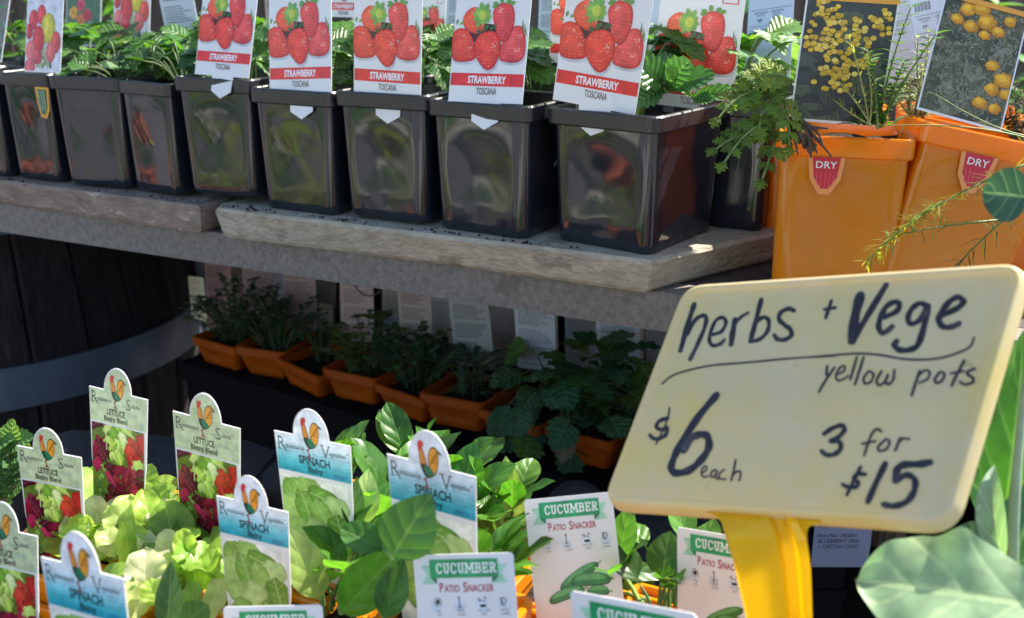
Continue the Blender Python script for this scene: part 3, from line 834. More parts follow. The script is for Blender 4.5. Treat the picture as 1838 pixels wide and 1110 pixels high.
def flower_tag(root, w, hu, kind):
    r = random.Random({'tulip': 1, 'mixed': 2, 'tansy': 3, 'cotton': 4, 'red': 6}[kind])
    P = Print(w, hu * w)
    cl = (0.02, 0.02, 0.98, hu - 0.03)
    lay = 1.0
    if kind in ('tulip', 'mixed', 'red'):
        P.rect(*cl, {'tulip': c8(214, 214, 222), 'mixed': c8(70, 104, 66), 'red': c8(120, 110, 96)}[kind], 0.4)
        if kind == 'tulip':
            for i in range(16): P.line([(r.uniform(.1, .9), hu - .75 + r.uniform(0, .2)), (r.uniform(.2, .8), hu - .1)], r.uniform(.02, .07), r.choice([c8(196,200,150), c8(120,130,90), c8(90,80,80), c8(160,170,120)]), .6 + .02 * i)
            fl = [(.2,.82,.13,.2,c8(206,52,50)),(.42,.72,.13,.2,c8(214,60,54)),(.1,1.05,.1,.16,c8(196,40,44)),(.62,.98,.2,.3,c8(206,190,40)),(.36,1.2,.17,.27,c8(204,44,40)),(.85,1.25,.13,.22,c8(214,72,58)),(.15,1.42,.13,.2,c8(226,110,110)),(.72,1.45,.13,.2,c8(214,96,90)),(.36,1.55,.12,.15,c8(206,60,72)),(.15,1.75,.15,.17,c8(216,84,92))]
            for x, y, rx, ry, c in fl:
                y += hu - 1.85
                P.ell(x, y, rx, ry, tuple(v * .75 for v in c), lay, clip=cl, n=16); P.ell(x - .02, y - .01, rx * .8, ry * .88, c, lay + .1, clip=cl, n=16)
                P.ell(x - .05, y - .04, rx * .3, ry * .6, tuple(min(1, v * 1.25 + .03) for v in c), lay + .2, clip=cl); lay += .35
        else:
            pal = [c8(232,160,30), c8(226,120,30), c8(200,40,50), c8(214,50,80), c8(236,186,50)] if kind == 'mixed' else [c8(206,50,36), c8(222,80,40), c8(226,150,70), c8(190,36,36)]
            for i in range(40): P.ell(r.random(), r.uniform(0, hu), r.uniform(.03, .1), r.uniform(.03, .1), r.choice([c8(60,120,70), c8(90,140,80), c8(120,150,140), c8(50,84,50)]), .5 + .01 * i, clip=cl, rough=.3, r=r)
            for i in range(16):
                x, y = r.uniform(.1, .9), r.uniform(.1, hu - .15)
                c = r.choice(pal)
                P.ell(x, y, .12, .12, c, lay, clip=cl, rough=.22, r=r); P.ell(x, y, .05, .05, tuple(v * .7 for v in c), lay + .05, clip=cl); lay += .12
    elif kind == 'tansy':
        P.rect(*cl, c8(48, 62, 66), 0.4)
        for i in range(60): P.ell(r.random(), r.uniform(.2, hu), r.uniform(.05, .16), r.uniform(.03, .1), r.choice([c8(40,54,58), c8(64,80,70), c8(34,46,52), c8(78,90,72)]), .5 + .01 * i, clip=cl, rough=.3, r=r)
        for i in range(10): P.line([(r.uniform(.1, .9), hu - .05), (.35 + r.uniform(-.2, .3), hu - .75)], .012, c8(40, 44, 40), 1.2 + .02 * i)
        lay = 1.6
        def head(cx, cy, rx, ry, n, s):
            nonlocal lay
            for i in range(n):
                a = r.uniform(0, 6.28); q = math.sqrt(r.random())
                x, y = cx + rx * q * math.cos(a), cy + ry * q * math.sin(a)
                if not (.05 < x < .95): continue
                P.ell(x, y, s * 1.12, s * .9, c8(120, 92, 20), lay, n=10); P.ell(x, y - .004, s, s * .78, r.choice([c8(214,176,50), c8(226,190,70), c8(200,160,40), c8(232,202,96)]), lay + .04, n=10)
                lay += .05
        top = hu - 1.36
        head(.50, top + .52, .36, .36, 105, .035); head(.25, top + .12, .2, .1, 22, .03); head(.85, top + .22, .16, .14, 24, .032); head(.10, top + .42, .06, .16, 10, .03); head(.42, top + .92, .22, .1, 12, .035)
    else:
        P.rect(*cl, c8(100,97,70), 0.4)
        for i in range(60): P.ell(r.random(), r.uniform(.1, hu), r.uniform(.06, .16), r.uniform(.05, .12), r.choice([c8(87,87,62), c8(112,109,84), c8(70,72,50), c8(126,122,99)]), .42 + .002 * i, clip=cl, rough=.3, r=r)
        for i in range(900):
            x, y = r.uniform(.04, .96), r.uniform(.08, hu - .06); a = r.gauss(1.57, .9); l = r.uniform(.010, .032)
            c = r.choice([c8(134,131,105), c8(117,114,87), c8(84,82,58), c8(147,146,124), c8(70,70,50)])
            q = [(min(max(x + s_ * l * math.cos(a), .02), .98), y + s_ * l * math.sin(a)) for s_ in (-1, 0, 1)]
            P.line(q, .011, c, .6 + .002 * i)
        lay = 3
        top = hu - 1.45
        for (x, y, s) in ((.3,.1,.1),(.45,.05,.11),(.55,.2,.12),(.2,.25,.08),(.8,.12,.08),(.38,.3,.09),(.7,.28,.08),(.55,.36,.07),(.72,.70,.08),(.88,.84,.11),(.78,.98,.09),(.95,1.0,.08),(.68,1.18,.09),(.86,1.2,.08)):
            P.ell(x, top + y, s, s * .85, c8(186, 122, 18), lay, clip=cl, rough=.18, n=22, r=r); P.ell(x - .008, top + y - .008, s * .82, s * .68, c8(214, 150, 26), lay + .06, clip=cl, rough=.2, n=22, r=r); P.ell(x - .02, top + y - .02, s * .5, s * .4, c8(234, 178, 44), lay + .12, clip=cl, rough=.25, n=18, r=r)
            lay += .25
    P.build('picture', root, M['photo'])
    if kind in ('tansy', 'cotton'):
        B = Print(w, hu * w)
        B.rect(.0, 0.0, 1.0, .065, c8(230, 160, 60), 9)
        B.build('orange_band', root)

def back_tag(root, w, hu, kind, tone=c8(196, 206, 214), ink=c8(96, 106, 116)):
    r = random.Random(hash(kind) % 97 if not isinstance(kind, int) else kind)
    P = Print(w, hu * w)
    y = .12
    n = 0
    while y < hu - .2:
        if n % 7 == 6: y += .09
        x0 = .08 + (0.02 if n % 3 else 0); x1 = r.uniform(.6, .93)
        x = x0
        while x < x1:
            l = r.uniform(.05, .14)
            P.rect(x, y, min(x + l, x1), y + .022, ink, 1); x += l + .02
        y += .055; n += 1
    P.build('fine_print', root)

def care_back(root, w, hu, brand=False):
    """back of a plant label hung upside down: care icons and turned words"""
    P = Print(w, hu * w)
    ink = c8(52, 60, 76)
    b = hu - 1.65 if hu > 1.9 else hu - 1.0
    P.rect(.06, b - .12, .95, b - .11, ink, 1)
    for x, a, c in ((.62, 'WATER', 'REGULARLY'), (.27, 'LIQUID', 'FERTILISER')):
        P.text(c, x - .13, b - .06, x + .16, b - .015, ink, 1, flip=True)
        P.text(a, x - .07, b, x + .11, b + .045, ink, 1, flip=True)
        for k in range(18):
            q = k * 6.2832 / 18; P.line([(x + .075 * math.cos(q), b + .15 + .075 * math.sin(q)), (x + .075 * math.cos(q + .36), b + .15 + .075 * math.sin(q + .36))], .01, ink, 1 + .003 * k) if x > .5 else None
        P.ell(x - .025, b + .14, .018, .03, ink, 1.5); P.ell(x + .03, b + .14, .018, .03, ink, 1.5); P.ell(x, b + .19, .014, .02, ink, 1.5)
    P.rect(.06, b + .29, .95, b + .30, ink, 1)
    P.text('Grow tips: Cultivate the soil', .06, b + .35, .86, b + .405, ink, 1, flip=True)
    P.text('throughout the season', .2, b + .45, .86, b + .50, ink, 1, flip=True)
    P.text('for 12 weeks', .45, b + .55, .86, b + .60, ink, 1, flip=True)
    if brand:
        for k in range(14): P.rect(.1 + .026 * k, b - .42, .1 + .026 * k + (.008 if k % 3 else .016), b - .22, ink, 1)
    P.build('lettering', root)

# ------------------------------------------------------------------ the rows of the stall: t runs left and away, s runs back
AN = R(26)
U = Vector((-math.cos(AN), math.sin(AN), 0)); V = Vector((math.sin(AN), math.cos(AN), 0)); Z = Vector((0, 0, 1))
ZS = 0.7269                                   # top of the slabs
P0 = Vector((0.137, 1.02, 0))
def TS(t, s, z): return P0 + U * t + V * s + Z * z

# ground
mb = MB()
mb.add([(-60, -60, 0), (60, -60, 0), (60, 60, 0), (-60, 60, 0)], [(0, 1, 2, 3)])
tag(mb.build('ground', M['paving']), kind='structure')

def prism(mb, poly, z0, z1, inset=0.0, col=(1, 1, 1)):
    """poly: list of (t, s); the bottom is drawn in by inset"""
    cx = sum(p[0] for p in poly) / len(poly); cy = sum(p[1] for p in poly) / len(poly)
    def ins(p, k):
        d = Vector((cx - p[0], cy - p[1])); l = d.length
        return (p[0] + d.x / l * k, p[1] + d.y / l * k)
    e = 0.004
    rings = [[TS(*ins(p, inset + e), z0) for p in poly], [TS(*ins(p, inset), z0 + e) for p in poly], [TS(*p, z1 - e) for p in poly], [TS(*ins(p, e * .8), z1) for p in poly]]
    loft(mb, rings, col, smooth=False)

def rough_poly(poly, r, step=0.04, amp=0.0016):
    out = []
    for i in range(len(poly)):
        a, b = poly[i], poly[(i + 1) % len(poly)]
        n = max(1, int(math.hypot(b[0] - a[0], b[1] - a[1]) / step))
        for k in range(n):
            q = k / n
            j = amp if k else 0
            out.append((a[0] + (b[0] - a[0]) * q + r.uniform(-j, j), a[1] + (b[1] - a[1]) * q + r.uniform(-j, j)))
    return out

# table: boards on a steel beam
tbl = thing('display_table', 'long low display table with a mottled galvanised front beam carrying the pots', 'table', TS(0, 0.3, 0))
mb = MB()
prism(mb, [(-1.25, 0.032), (1.75, 0.032), (1.75, 0.80), (-1.25, 0.80)], 0.658, 0.690)
mb.build('table_top', M['table_board']).parent = tbl
mb = MB()
a = [(-1.25, -0.008), (1.75, -0.008), (1.75, 0.0295), (-1.25, 0.0295)]
prism(mb, a, 0.650, 0.6905)
o = mb.build('front_beam', M['beam']); o.parent = tbl
for o in tbl.children: o.matrix_world = Matrix.Identity(4)
bpy.context.view_layer.update()
for o in tbl.children: o.matrix_parent_inverse = tbl.matrix_world.inverted()
def adopt(o, root):
    """parent a part that was modelled in place"""
    bpy.context.view_layer.update()
    o.parent = root
    o.matrix_parent_inverse = root.matrix_world.inverted()
    return o

rr = random.Random(21)
mb = MB()
prism(mb, rough_poly([(-0.012, -0.0245), (0.530, -0.0275), (0.541, -0.006), (0.541, 0.26), (-0.150, 0.26), (-0.082, 0.123)], rr), 0.6915, ZS, 0.0075)
tag(mb.build('stone_slab', M['slab']), 'pale grey weathered slab with a sloping right end under the strawberry pots', 'slab', 'slabs on the display table')
mb = MB()
prism(mb, rough_poly([(0.556, -0.024), (1.35, -0.008), (1.35, 0.26), (0.556, 0.26)], rr), 0.6915, ZS - 0.001, 0.003)
tag(mb.build('stone_slab', M['slab_brown']), 'browner weathered slab with pitted edge at the far left of the table', 'slab', 'slabs on the display table')

# small bolt peg under the slab corner
mb = MB()
p = atY(1297, 529, 0.985)
tube(mb, [p + V * -0.012, p + V * 0.02], 0.0036, 10, (0.4, 0.38, 0.33))
tag(mb.build('round_peg', M['table_board']), 'small round peg end poking out between beam and slab near the yellow sign', 'peg')

# pots ---------------------------------------------------------------
def dished(w, rad, z, q, m=10):
    out = []
    base = rrect(w, w, rad, 4, z)
    for i, p in enumerate(base):
        out.append(p)
        if i % 5 == 4:
            b = base[(i + 1) % len(base)]
            d = Vector((-(b - p).y, (b - p).x, 0)).normalized()
            for k in range(1, m):
                t = k / m
                # flat foot, raised panel above an arched lip, then a shallow dish
                x = 2 * t - 1
                lip = 0.10 + 0.05 * (1 - x * x)
                e = 0.0016 if q > lip else 0.0
                e = e * min(1, (1 - abs(x)) * 8)
                dish = 0.0026 * (1 - x * x) * math.sin(math.pi * min(1, max(0, q))) ** 2 + 0.0003 * math.sin(4 * q + 2 * x) * (1 - x * x)
                out.append(p.lerp(b, t) + d * (dish + (0.0012 * min(1, (1 - abs(x)) * 8) if q <= lip else 0)))
    return out

def pot_meshes(root, H=0.138, hw=0.0565, mats=('black_pot', 'black_rim'), soil_drop=0.016, taper=0.875, rimh=0.0165, rim_out=0.0045, slot=False):
    b = MB()
    w0 = hw * taper; w1 = hw - rim_out
    rings = [dished(w0 - 0.003, 0.010, 0.0, 0), dished(w0, 0.011, 0.003, 0)]
    for k in range(1, 15):
        q = k / 14
        w = w0 + (w1 - w0) * q
        rings.append(dished(w, 0.011 - 0.003 * q, 0.003 + (H - rimh - 0.003) * q, q))
    loft(b, rings, smooth=True, cap1=False)
    o = b.build('body', M[mats[0]]); o.parent = root
    b = MB()
    z0 = H - rimh
    rings = [rrect(w1 - .0005, w1 - .0005, .008, 4, z0 - .0005), rrect(hw - .001, hw - .001, .009, 4, z0), rrect(hw, hw, .0095, 4, z0 + .0015), rrect(hw + .0004, hw + .0004, .0095, 4, H - .0015), rrect(hw - .001, hw - .001, .009, 4, H),
             rrect(hw - .0045, hw - .0045, .007, 4, H), rrect(hw - .0055, hw - .0055, .006, 4, H - .0012), rrect(w1 - .0045, w1 - .0045, .006, 4, H - soil_drop - .012)]
    loft(b, rings, smooth=False, cap0=False, cap1=False)
    o = b.build('rim', M[mats[1]]); o.parent = root
    b = MB()
    g = 8
    r = random.Random(len(bpy.data.objects))
    sw = w1 - .005
    vs = [(sw * (2 * i / g - 1), sw * (2 * j / g - 1), H - soil_drop + r.uniform(-.004, .005)) for j in range(g + 1) for i in range(g + 1)]
    fs = [(j * (g + 1) + i, j * (g + 1) + i + 1, (j + 1) * (g + 1) + i + 1, (j + 1) * (g + 1) + i) for j in range(g) for i in range(g)]
    b.add(vs, fs, smooth=True)
    o = b.build('soil', M['soil']); o.parent = root

def dup(src, label=None, group=None):
    r = src.copy(); COL.objects.link(r)
    if label: r['label'] = label
    if group: r['group'] = group
    for ch in list(src.children):
        c = ch.copy(); COL.objects.link(c); c.parent = r
    return r

YAW = math.atan2(U.y, U.x) + math.pi          # local x along -U (to the right), local y along V
edges = [0, .120, .246, .365, .483, .593, .690, .806, .898, .995, 1.09]
front_labels = [
 'black square pot at the right end of the row, its right wall in dappled sunlight',
 'glossy black pot second from the right, behind the small orange-free gap by the end pot',
 'glossy black pot below the strawberry label with the soil-smudged white tongue',
 'black pot reflecting a pale fan shape, right of the raised pot',
 'black pot standing slightly higher than its neighbours on crumbs of soil',
 'soil-splashed black pot with one yellow petal stuck on its front',
 'black pot with a clean dark front below the low strawberry leaves',
 'black pot with a green and orange label tongue on its front',
 'black pot of bare soil cut by the left edge of the photo',
 'black pot outside the left edge beside the bare soil pot']
front_labels[1] = 'glossy black pot directly left of the sunlit end pot'
front = []
proto = None
for i in range(10):
    w = edges[i + 1] - edges[i]
    t = (edges[i] + edges[i + 1]) / 2
    if proto is None:
        o = thing('black_nursery_pot', front_labels[0], 'plant pot', group='black pots in the front row')
        pot_meshes(o)
        proto = o
    else:
        o = dup(proto, front_labels[i])
    zo = (0.0, 0, .004, 0, .011, .004, .003, .003, 0, 0)[i]
    k = (1.085, 1.0, .98, .985, .99, .985, .97, .98, .96, .96)[i]
    so = (0, 0, 0.001, 0.002, 0.0, 0.006, 0.004, 0.006, .006, .006)[i]
    k *= w / 0.1135
    o.location = TS(t, 0.0565 * k - 0.013 + so, ZS + zo)
    yj = (11, 4, 0, 1, -4, 7, -5, 0, 4, 0)[i]
    o.rotation_euler = (0, 0, YAW + R(-yj))
    o.scale = (k, k * (1.22 if i == 0 else 1), (1.0, 1.01, 1.01, 1.02, 1.0, .98, 1, 1, 1, 1)[i])
    if i == 0: o.location = TS(t - .022, 0.0565 * 1.22 * k - .014, ZS)
    front.append((o, t, ZS + zo + 0.138))
bpy.context.view_layer.update()

back = []
for row, s in ((2, 0.185), (3, 0.30)):
    for i in range(10):
        t = -0.030 + 0.121 * i
        if row == 3: t += 0.05
        o = dup(proto, None)
        o['label'] = 'black pot in the rows behind, mostly hidden by leaves and labels'
        o['group'] = 'black pots in the rows behind the front row'
        o.location = TS(t + rnd.uniform(-.004, .004), s, ZS if s < .2 else 0.692)
        o.rotation_euler = (0, 0, YAW + R(rnd.uniform(-4, 4)))
        o.scale = (1, 1, 1)
        back.append((o, t, s))

# strawberry plants ------------------------------------------------------
def strawberry_plant(root, seed, n=11, hmin=.035, hmax=.085, spread=.065, LL=(.030, .044), cols=None, prefer=None, keep=None, extra=None):
    r = random.Random(seed)
    lv, st = MB(), MB()
    cols = cols or [(.045, .13, .022), (.06, .16, .03), (.085, .20, .032), (.035, .10, .025)]
    for k in range(n):
        az = r.uniform(0, 6.283) if prefer is None else prefer + r.gauss(0, 1.1)
        h = r.uniform(hmin, hmax); d = spread * r.uniform(.25, 1.0)
        e = Vector((math.cos(az) * d, math.sin(az) * d, h))
        if keep is not None and e.dot(V) < keep: e -= V * (e.dot(V) - keep) * 1.0
        b = Vector((math.cos(az) * .008, math.sin(az) * .008, -.004))
        c = curve3(b, Vector((e.x * .35, e.y * .35, h * .95)), e, 5)
        tube(st, c, [.0014, .0013, .0012, .0011, .001, .0009], 5, vary((.07, .13, .03), r))
        fw = (c[-1] - c[-2]).normalized()
        out = Vector((math.cos(az), math.sin(az), r.uniform(-.35, .25)))
        if keep is not None and out.dot(V) < -.1: out -= V * (out.dot(V) + .1)
        L = r.uniform(*LL)
        cc = vary(r.choice(cols), r, .22)
        up = Vector((r.uniform(-.35, .35), r.uniform(-.35, .35) - (.45 if keep is not None else .1), 1))
        for a in (-1.15, 0, 1.15):
            q = Matrix.Rotation(a + r.uniform(-.12, .12), 3, up.normalized()) @ out
            leaf(lv, e, q, up, L * (1 if a == 0 else .92), L * .40, p_wedge, nu=12, nv=3, fold=r.uniform(.08, .28), bend=r.uniform(.1, .6), teeth=.13, wav=.07, col=cc, r=r)
    if extra: extra(lv, st, Vector(root.location), r)
    o = st.build('stems', M['stem']); o.parent = root
    o = lv.build('leaves', M['straw_leaf']); o.parent = root

def put_hero(lv, org, r, b, t, d0, d1, w, col, **kw):
    m = MB()
    hero(m, b, t, d0, d1, w, p_wedge, col, nu=12, nv=4, teeth=.13, r=r, **kw)
    lv.add([Vector(q) - org for q in m.v], m.f, col, [m.uv[k] for k in range(len(m.v))], True)
def hero_straw(lv, st, org, r):
    for b, t, w, c in (((1192,158),(1152,108),60,(.05,.15,.035)), ((1194,158),(1232,108),58,(.04,.13,.03)), ((1196,160),(1278,128),50,(.05,.16,.04)), ((1190,160),(1140,182),50,(.045,.14,.035)), ((1240,175),(1322,158),34,(.08,.22,.05)), ((1238,172),(1205,120),30,(.16,.32,.05)), ((1245,178),(1280,176),28,(.06,.2,.04))):
        put_hero(lv, org, r, b, t, 1.06, 1.045, w, c, up=.7, bend=.3, fold=.3)
    for x in (1192, 1240): tube(st, curve3(Vector((0, 0, 0)), Vector((0, 0, .03)), atY(x, 160, 1.06) - org, 5), .0018, 5, (.3, .42, .10))
def hero_back(lv, st, org, r):
    for b, t, w, c in (((1392,140),(1396,52),82,(.16,.30,.10)), ((1378,138),(1350,66),62,(.035,.12,.02)), ((1390,142),(1425,110),50,(.08,.2,.04)), ((1370,140),(1330,120),44,(.10,.26,.05))):
        put_hero(lv, org, r, b, t, 1.27, 1.25, w, c, up=.3, bend=.3, fold=.25)
    tube(st, curve3(Vector((0, 0, 0)), Vector((0, 0, .03)), atY(1385, 140, 1.27) - org, 5), .0018, 5, (.3, .42, .10))
sl = [
 'strawberry plant with large glossy toothed leaves in the sunlit end pot',
 'strawberry plant between the two rightmost front strawberry labels',
 'strawberry plant with pale sunlit leaves left of the fourth strawberry label',
 'dark strawberry plant between the second and third labels from the left',
 'shaded strawberry plant in the raised pot behind the leftmost strawberry label',
 'low spreading strawberry plant above the pot with the yellow petal',
 'low bushy strawberry plant above the clean dark pot']
for i in range(7):
    o, t, z = front[i]
    root = thing('strawberry_plant', sl[i], 'plant', TS(t - (.02 if i == 0 else 0), .062, z - .016), 'strawberry plants in the front row')
    low = i >= 5
    strawberry_plant(root, 40 + i, n=20 if low else 12, hmin=.02 if low else .03, hmax=.060 if low else .080, spread=.085 if low else .06, LL=(.022, .034) if low else (.03, .043), keep=-.045 if low else -.012, extra=hero_straw if i == 0 else None)
for j, (o, t, s) in enumerate(back):
    if s > .2 and j % 10 > 8: continue
    root = thing('strawberry_plant', 'leafy plant in the pots behind the front row', 'plant', TS(t, s, (ZS if s < .2 else .692) + .122), 'plants in the rows behind the front row')
    strawberry_plant(root, 80 + j, n=11, hmin=.03, hmax=.085, spread=.07, LL=(.032, .048), cols=[(.05, .15, .03), (.08, .2, .04), (.11, .24, .05)], extra=hero_back if j == 0 else None)

# strawberry labels ------------------------------------------------------
def np3(v): return np.array(v, float)
MC = np.array([[1, 0, 0], [0, -_s, _c], [0, -_c, -_s]])     # columns: camera right, down, forward
def proj(P):
    q = MC.T @ (np3(P) - np.array([0, 0, CAMH]))
    return (PCX + FPX * q[0] / q[2], PCY + FPX * q[1] / q[2])

def stand_on(BL, BR, TLd, P, n):
    A, B = onplane(*BL, P, n), onplane(*BR, P, n)
    ex = (B - A).normalized()
    n1 = (Z - ex * ex.z).normalized(); n2 = ex.cross(n1)
    want = math.atan2(TLd[1] - BL[1], TLd[0] - BL[0])
    best = None
    for d in range(-40, 41):
        up = n1 * math.cos(R(d)) + n2 * math.sin(R(d))
        a, b = proj(A), proj(A + up * .06)
        e = abs(math.atan2(b[1] - a[1], b[0] - a[0]) - want) + abs(d) * .0035
        if best is None or e < best[0]: best = (e, up)
    up = best[1]
    return (A + B) / 2, ex, up, (B - A).length

def label_root(label, O, ex, up, group=None, name='plant_label'):
    return thing(name, label, 'plant label', group=group, mat=frame(O, ex, up, ex.cross(up)))

straw = [((350,127),(447,135),(364,0), -.0090), ((484,164),(595,162),(482,0), -.0068), ((635,165),(755,174),(636,0), -.0078), ((805,175),(938,180),(820,0), -.0088), ((993,171),(1141,199),(1016,0), -.0062)]
stl = ['leftmost strawberry label on white, standing in the raised black pot', 'strawberry label over the pot with the pale fan reflection, second from left', 'strawberry label on white, middle of the five in the front row', 'strawberry label right of the middle one, over the pot beside the end pot', 'largest strawberry label on white, tilted in the sunlit end pot']
for (BL, BR, TLd, so_), lb in zip(straw, stl):
    O, ex, up, w = stand_on(BL, BR, TLd, TS(0, so_, 0), V)
    root = label_root(lb, O, ex, up, 'strawberry labels')
    card(root, w, 1.62, 'tongue'); strawberry_art(root, w, 1.62)
for BL, BR, TLd, s, lb in (((1166,186),(1312,204),(1186,0), .128, 'strawberry label behind the leaves, right of the largest strawberry label'),
                           ((985,112),(1090,120),(992,0), .125, 'strawberry label almost covered by the largest strawberry label'),
                           ((735,95),(797,98),(739,0), .19, 'half hidden strawberry label behind the gap right of the middle label'),
                           ((580,30),(650,32),(582,0), .19, 'strawberry label just peeping out above the leaves right of the second front label')):
    O, ex, up, w = stand_on(BL, BR, TLd, TS(0, s, 0), V)
    root = label_root(lb, O, ex, up, 'strawberry labels')
    card(root, w, 1.75, 'plain'); strawberry_art(root, w, 1.75)

def flower_label(lb, BL, BR, TLd, s, kind, hu=1.5, tongue=None):
    O, ex, up, w = stand_on(BL, BR, TLd, TS(0, s, 0), V)
    root = label_root(lb, O, ex, up, 'flower picture labels')
    card(root, w, hu, 'plain'); flower_tag(root, w, hu, kind)
    return root, w, ex, up, O
flower_label('tulip label with a yellow tulip, standing in the pot with the green and orange tongue', (44,129),(108,132),(50,0), -.005, 'tulip', 2.3)
flower_label('tulip label with a yellow tulip, standing behind the low strawberry leaves', (203,72),(268,75),(205,0), .19, 'tulip', 2.1)
flower_label('label with orange and yellow blossoms on green, behind the leaves between two tulip labels', (118,82),(180,84),(120,0), .30, 'mixed', 2.1)
flower_label('narrow label with red flowers cut by the left edge of the photo', (-58,108),(2,112),(-42,0), .02, 'red', 2.4)
def back_label(lb, BL, BR, TLd, s, kind, hu=2.2, care=False, brand=False, col=c8(196,208,222)):
    O, ex, up, w = stand_on(BL, BR, TLd, TS(0, s, 0), V)
    root = label_root(lb, O, ex, up, 'labels seen from the back')
    card(root, w, hu, 'plain', col)
    if care: care_back(root, w, hu, brand)
    else: back_tag(root, w, hu, kind)
    return root
back_label('pale grey label back with fine print, behind leaves left of the leftmost strawberry label', (300,72),(360,66),(286,0), .19, 3)
back_label('blue-grey label back with upside-down care icons, left of the yellow button flower label', (1335,150),(1418,140),(1345,0), .25, 4, care=True)
back_label('blue-grey label back with upside-down care icons, between the two flower picture labels', (1570,155),(1650,140),(1585,0), .22, 5, care=True)
back_label('blue-grey label back with a bar code, left of the orange blossom label', (1655,165),(1735,150),(1672,0), .26, 6, care=True, brand=True)
back_label('blue-grey label back in the gap left of the largest strawberry label', (965,70),(1020,72),(968,0), .36, 7)
back_label('blue-grey label back right of the half hidden strawberry label', (800,70),(850,72),(802,0), .36, 8)
back_label('blue-grey label back with care icons just right of the largest strawberry label', (1160,90),(1235,95),(1172,0), .27, 9, care=True)

# small coloured tongue and stuck petal on the left pots
mb = MB()
o, t, z = front[7]
A = onplane(62, 156, TS(0, -.008, 0), V); ex = -U
w = .022
pts = [(0, 0), (.024, 0), (.022, -.028), (.015, -.040), (.005, -.038), (.001, -.02)]
mb.add([A + ex * x + Z * y for x, y in pts][::-1], [tuple(range(6))], c8(226, 160, 60))
pts = [(.004, -.003), (.020, -.003), (.018, -.026), (.013, -.035), (.007, -.034), (.004, -.02)]
mb.add([A + ex * x + Z * y - V * .0006 for x, y in pts][::-1], [tuple(range(6))], c8(40, 110, 80))
for k in range(3): mb.add([A + ex * (x + .0045 * k) + Z * y - V * .0012 for x, y in ((.006, -.005), (.0072, -.005), (.0078, -.03), (.0068, -.03))][::-1], [(0, 1, 2, 3)], c8(200, 200, 180))
tag(mb.build('label_tongue', M['print']), 'green and orange label tongue hanging on the front of a black pot', 'label tongue')
mb = MB()
A = onplane(278, 254, TS(0, .004, 0), V)
r = random.Random(4)
for k in range(7):
    q = A + ex * r.uniform(-.006, .006) + Z * r.uniform(-.004, .004) - V * (.0015 + .0004 * k)
    leaf(mb, q, ex * r.uniform(-1, 1) + Z * r.uniform(-1, 1), -V, .007, .003, p_round, nu=4, nv=1, bend=.5, col=(.75, .5, .02), r=r)
tag(mb.build('yellow_petal', M['spinach_leaf']), 'crumpled yellow petal stuck to the front of a soil-splashed pot', 'petal')

# ------------------------------------------------------------------ orange pots and herbs on the right
og = 'tall orange pots on the table'
po = thing('orange_pot', 'upright tall orange pot holding the yellow button flower label', 'plant pot', group=og)
pot_meshes(po, H=.160, hw=.061, mats=('orange_pot', 'orange_pot'), taper=.90, rimh=.019, rim_out=.004)
A = atY(1492, 240, .955)
po.location = (A.x + .030, A.y + .060, .692)
po.rotation_euler = (0, 0, R(-16))
p2 = dup(po, 'orange pot leaning to the right with fine twigs hanging across its front')
B = atY(1708, 360, .93)
p2.location = (B.x + .010, B.y + .062, .697)
p2.rotation_euler = (R(-3), R(11), R(-9))
p3 = dup(po, 'reddish orange pot cut by the right edge of the photo beside the leaning pot')
C_ = atY(1905, 400, .99)
p3.location = (C_.x, C_.y + .06, .692)
p3.rotation_euler = (0, 0, R(-20))
bpy.context.view_layer.update()

def face_frame(pot, x, z, dy=0.0, H=.160, hw=.061, taper=.90, rimh=.019):
    q = (z - .003) / (H - rimh - .003)
    y = -(hw * taper + (hw - .004 - hw * taper) * q)
    m = pot.matrix_world
    o = m @ Vector((x, y - dy, z))
    rot = m.to_3x3()
    return o, (rot @ Vector((1, 0, 0))).normalized(), (rot @ Vector((0, 0, 1))).normalized()

def dry_tongue(pot, x, lb):
    O, ex, up = face_frame(pot, x, .106, .0035)
    root = label_root(lb, O, ex, up, 'red care tongues on the orange pots', 'care_tongue')
    root['category'] = 'label tongue'
    w = .032
    P = Print(w, .036)
    P.poly([(-.02, -.05), (1.02, -.05), (.93, .66), (.66, 1.10), (.34, 1.10), (.07, .66)], c8(232, 150, 84), 0)
    P.poly([(.10, -.05), (.90, -.05), (.82, .60), (.60, .93), (.40, .93), (.18, .60)], c8(196, 34, 60), 1)
    for k in range(5): P.line([(.24 + .13 * k, .45), (.30 + .10 * k, .86)], .02, c8(220, 80, 96), 1.5)
    P.build('face', root)
    L = Print(w, .036)
    L.text('DRY', .22, .14, .80, .34, (.8, .8, .8), 3, bold=.01)
    L.build('lettering', root)
dry_tongue(po, -.014, 'red shield-shaped tongue reading DRY partly behind leaves on the upright orange pot')
dry_tongue(p2, -.006, 'red shield-shaped tongue reading DRY on the leaning orange pot')

def pot_label(pot, lb, BL, BR, TLd, dist, kind, hu=1.5):
    P_ = atY(*BL, dist)
    n = Vector((math.sin(R(8)), math.cos(R(8)), 0))
    O, ex, up, w = stand_on(BL, BR, TLd, P_, n)
    root = label_root(lb, O, ex, up, 'flower picture labels')
    card(root, w, hu, 'plain', c8(235, 236, 236)); flower_tag(root, w, hu, kind)
pot_label(po, 'label of yellow button flowers on dark ground, in the upright orange pot', (1417,216),(1578,228),(1429,0), .972, 'tansy', 1.40)
pot_label(p2, 'label of orange pompom flowers on grey foliage, tilted in the leaning orange pot', (1645,196),(1797,238),(1694,0), .955, 'cotton', 1.50)

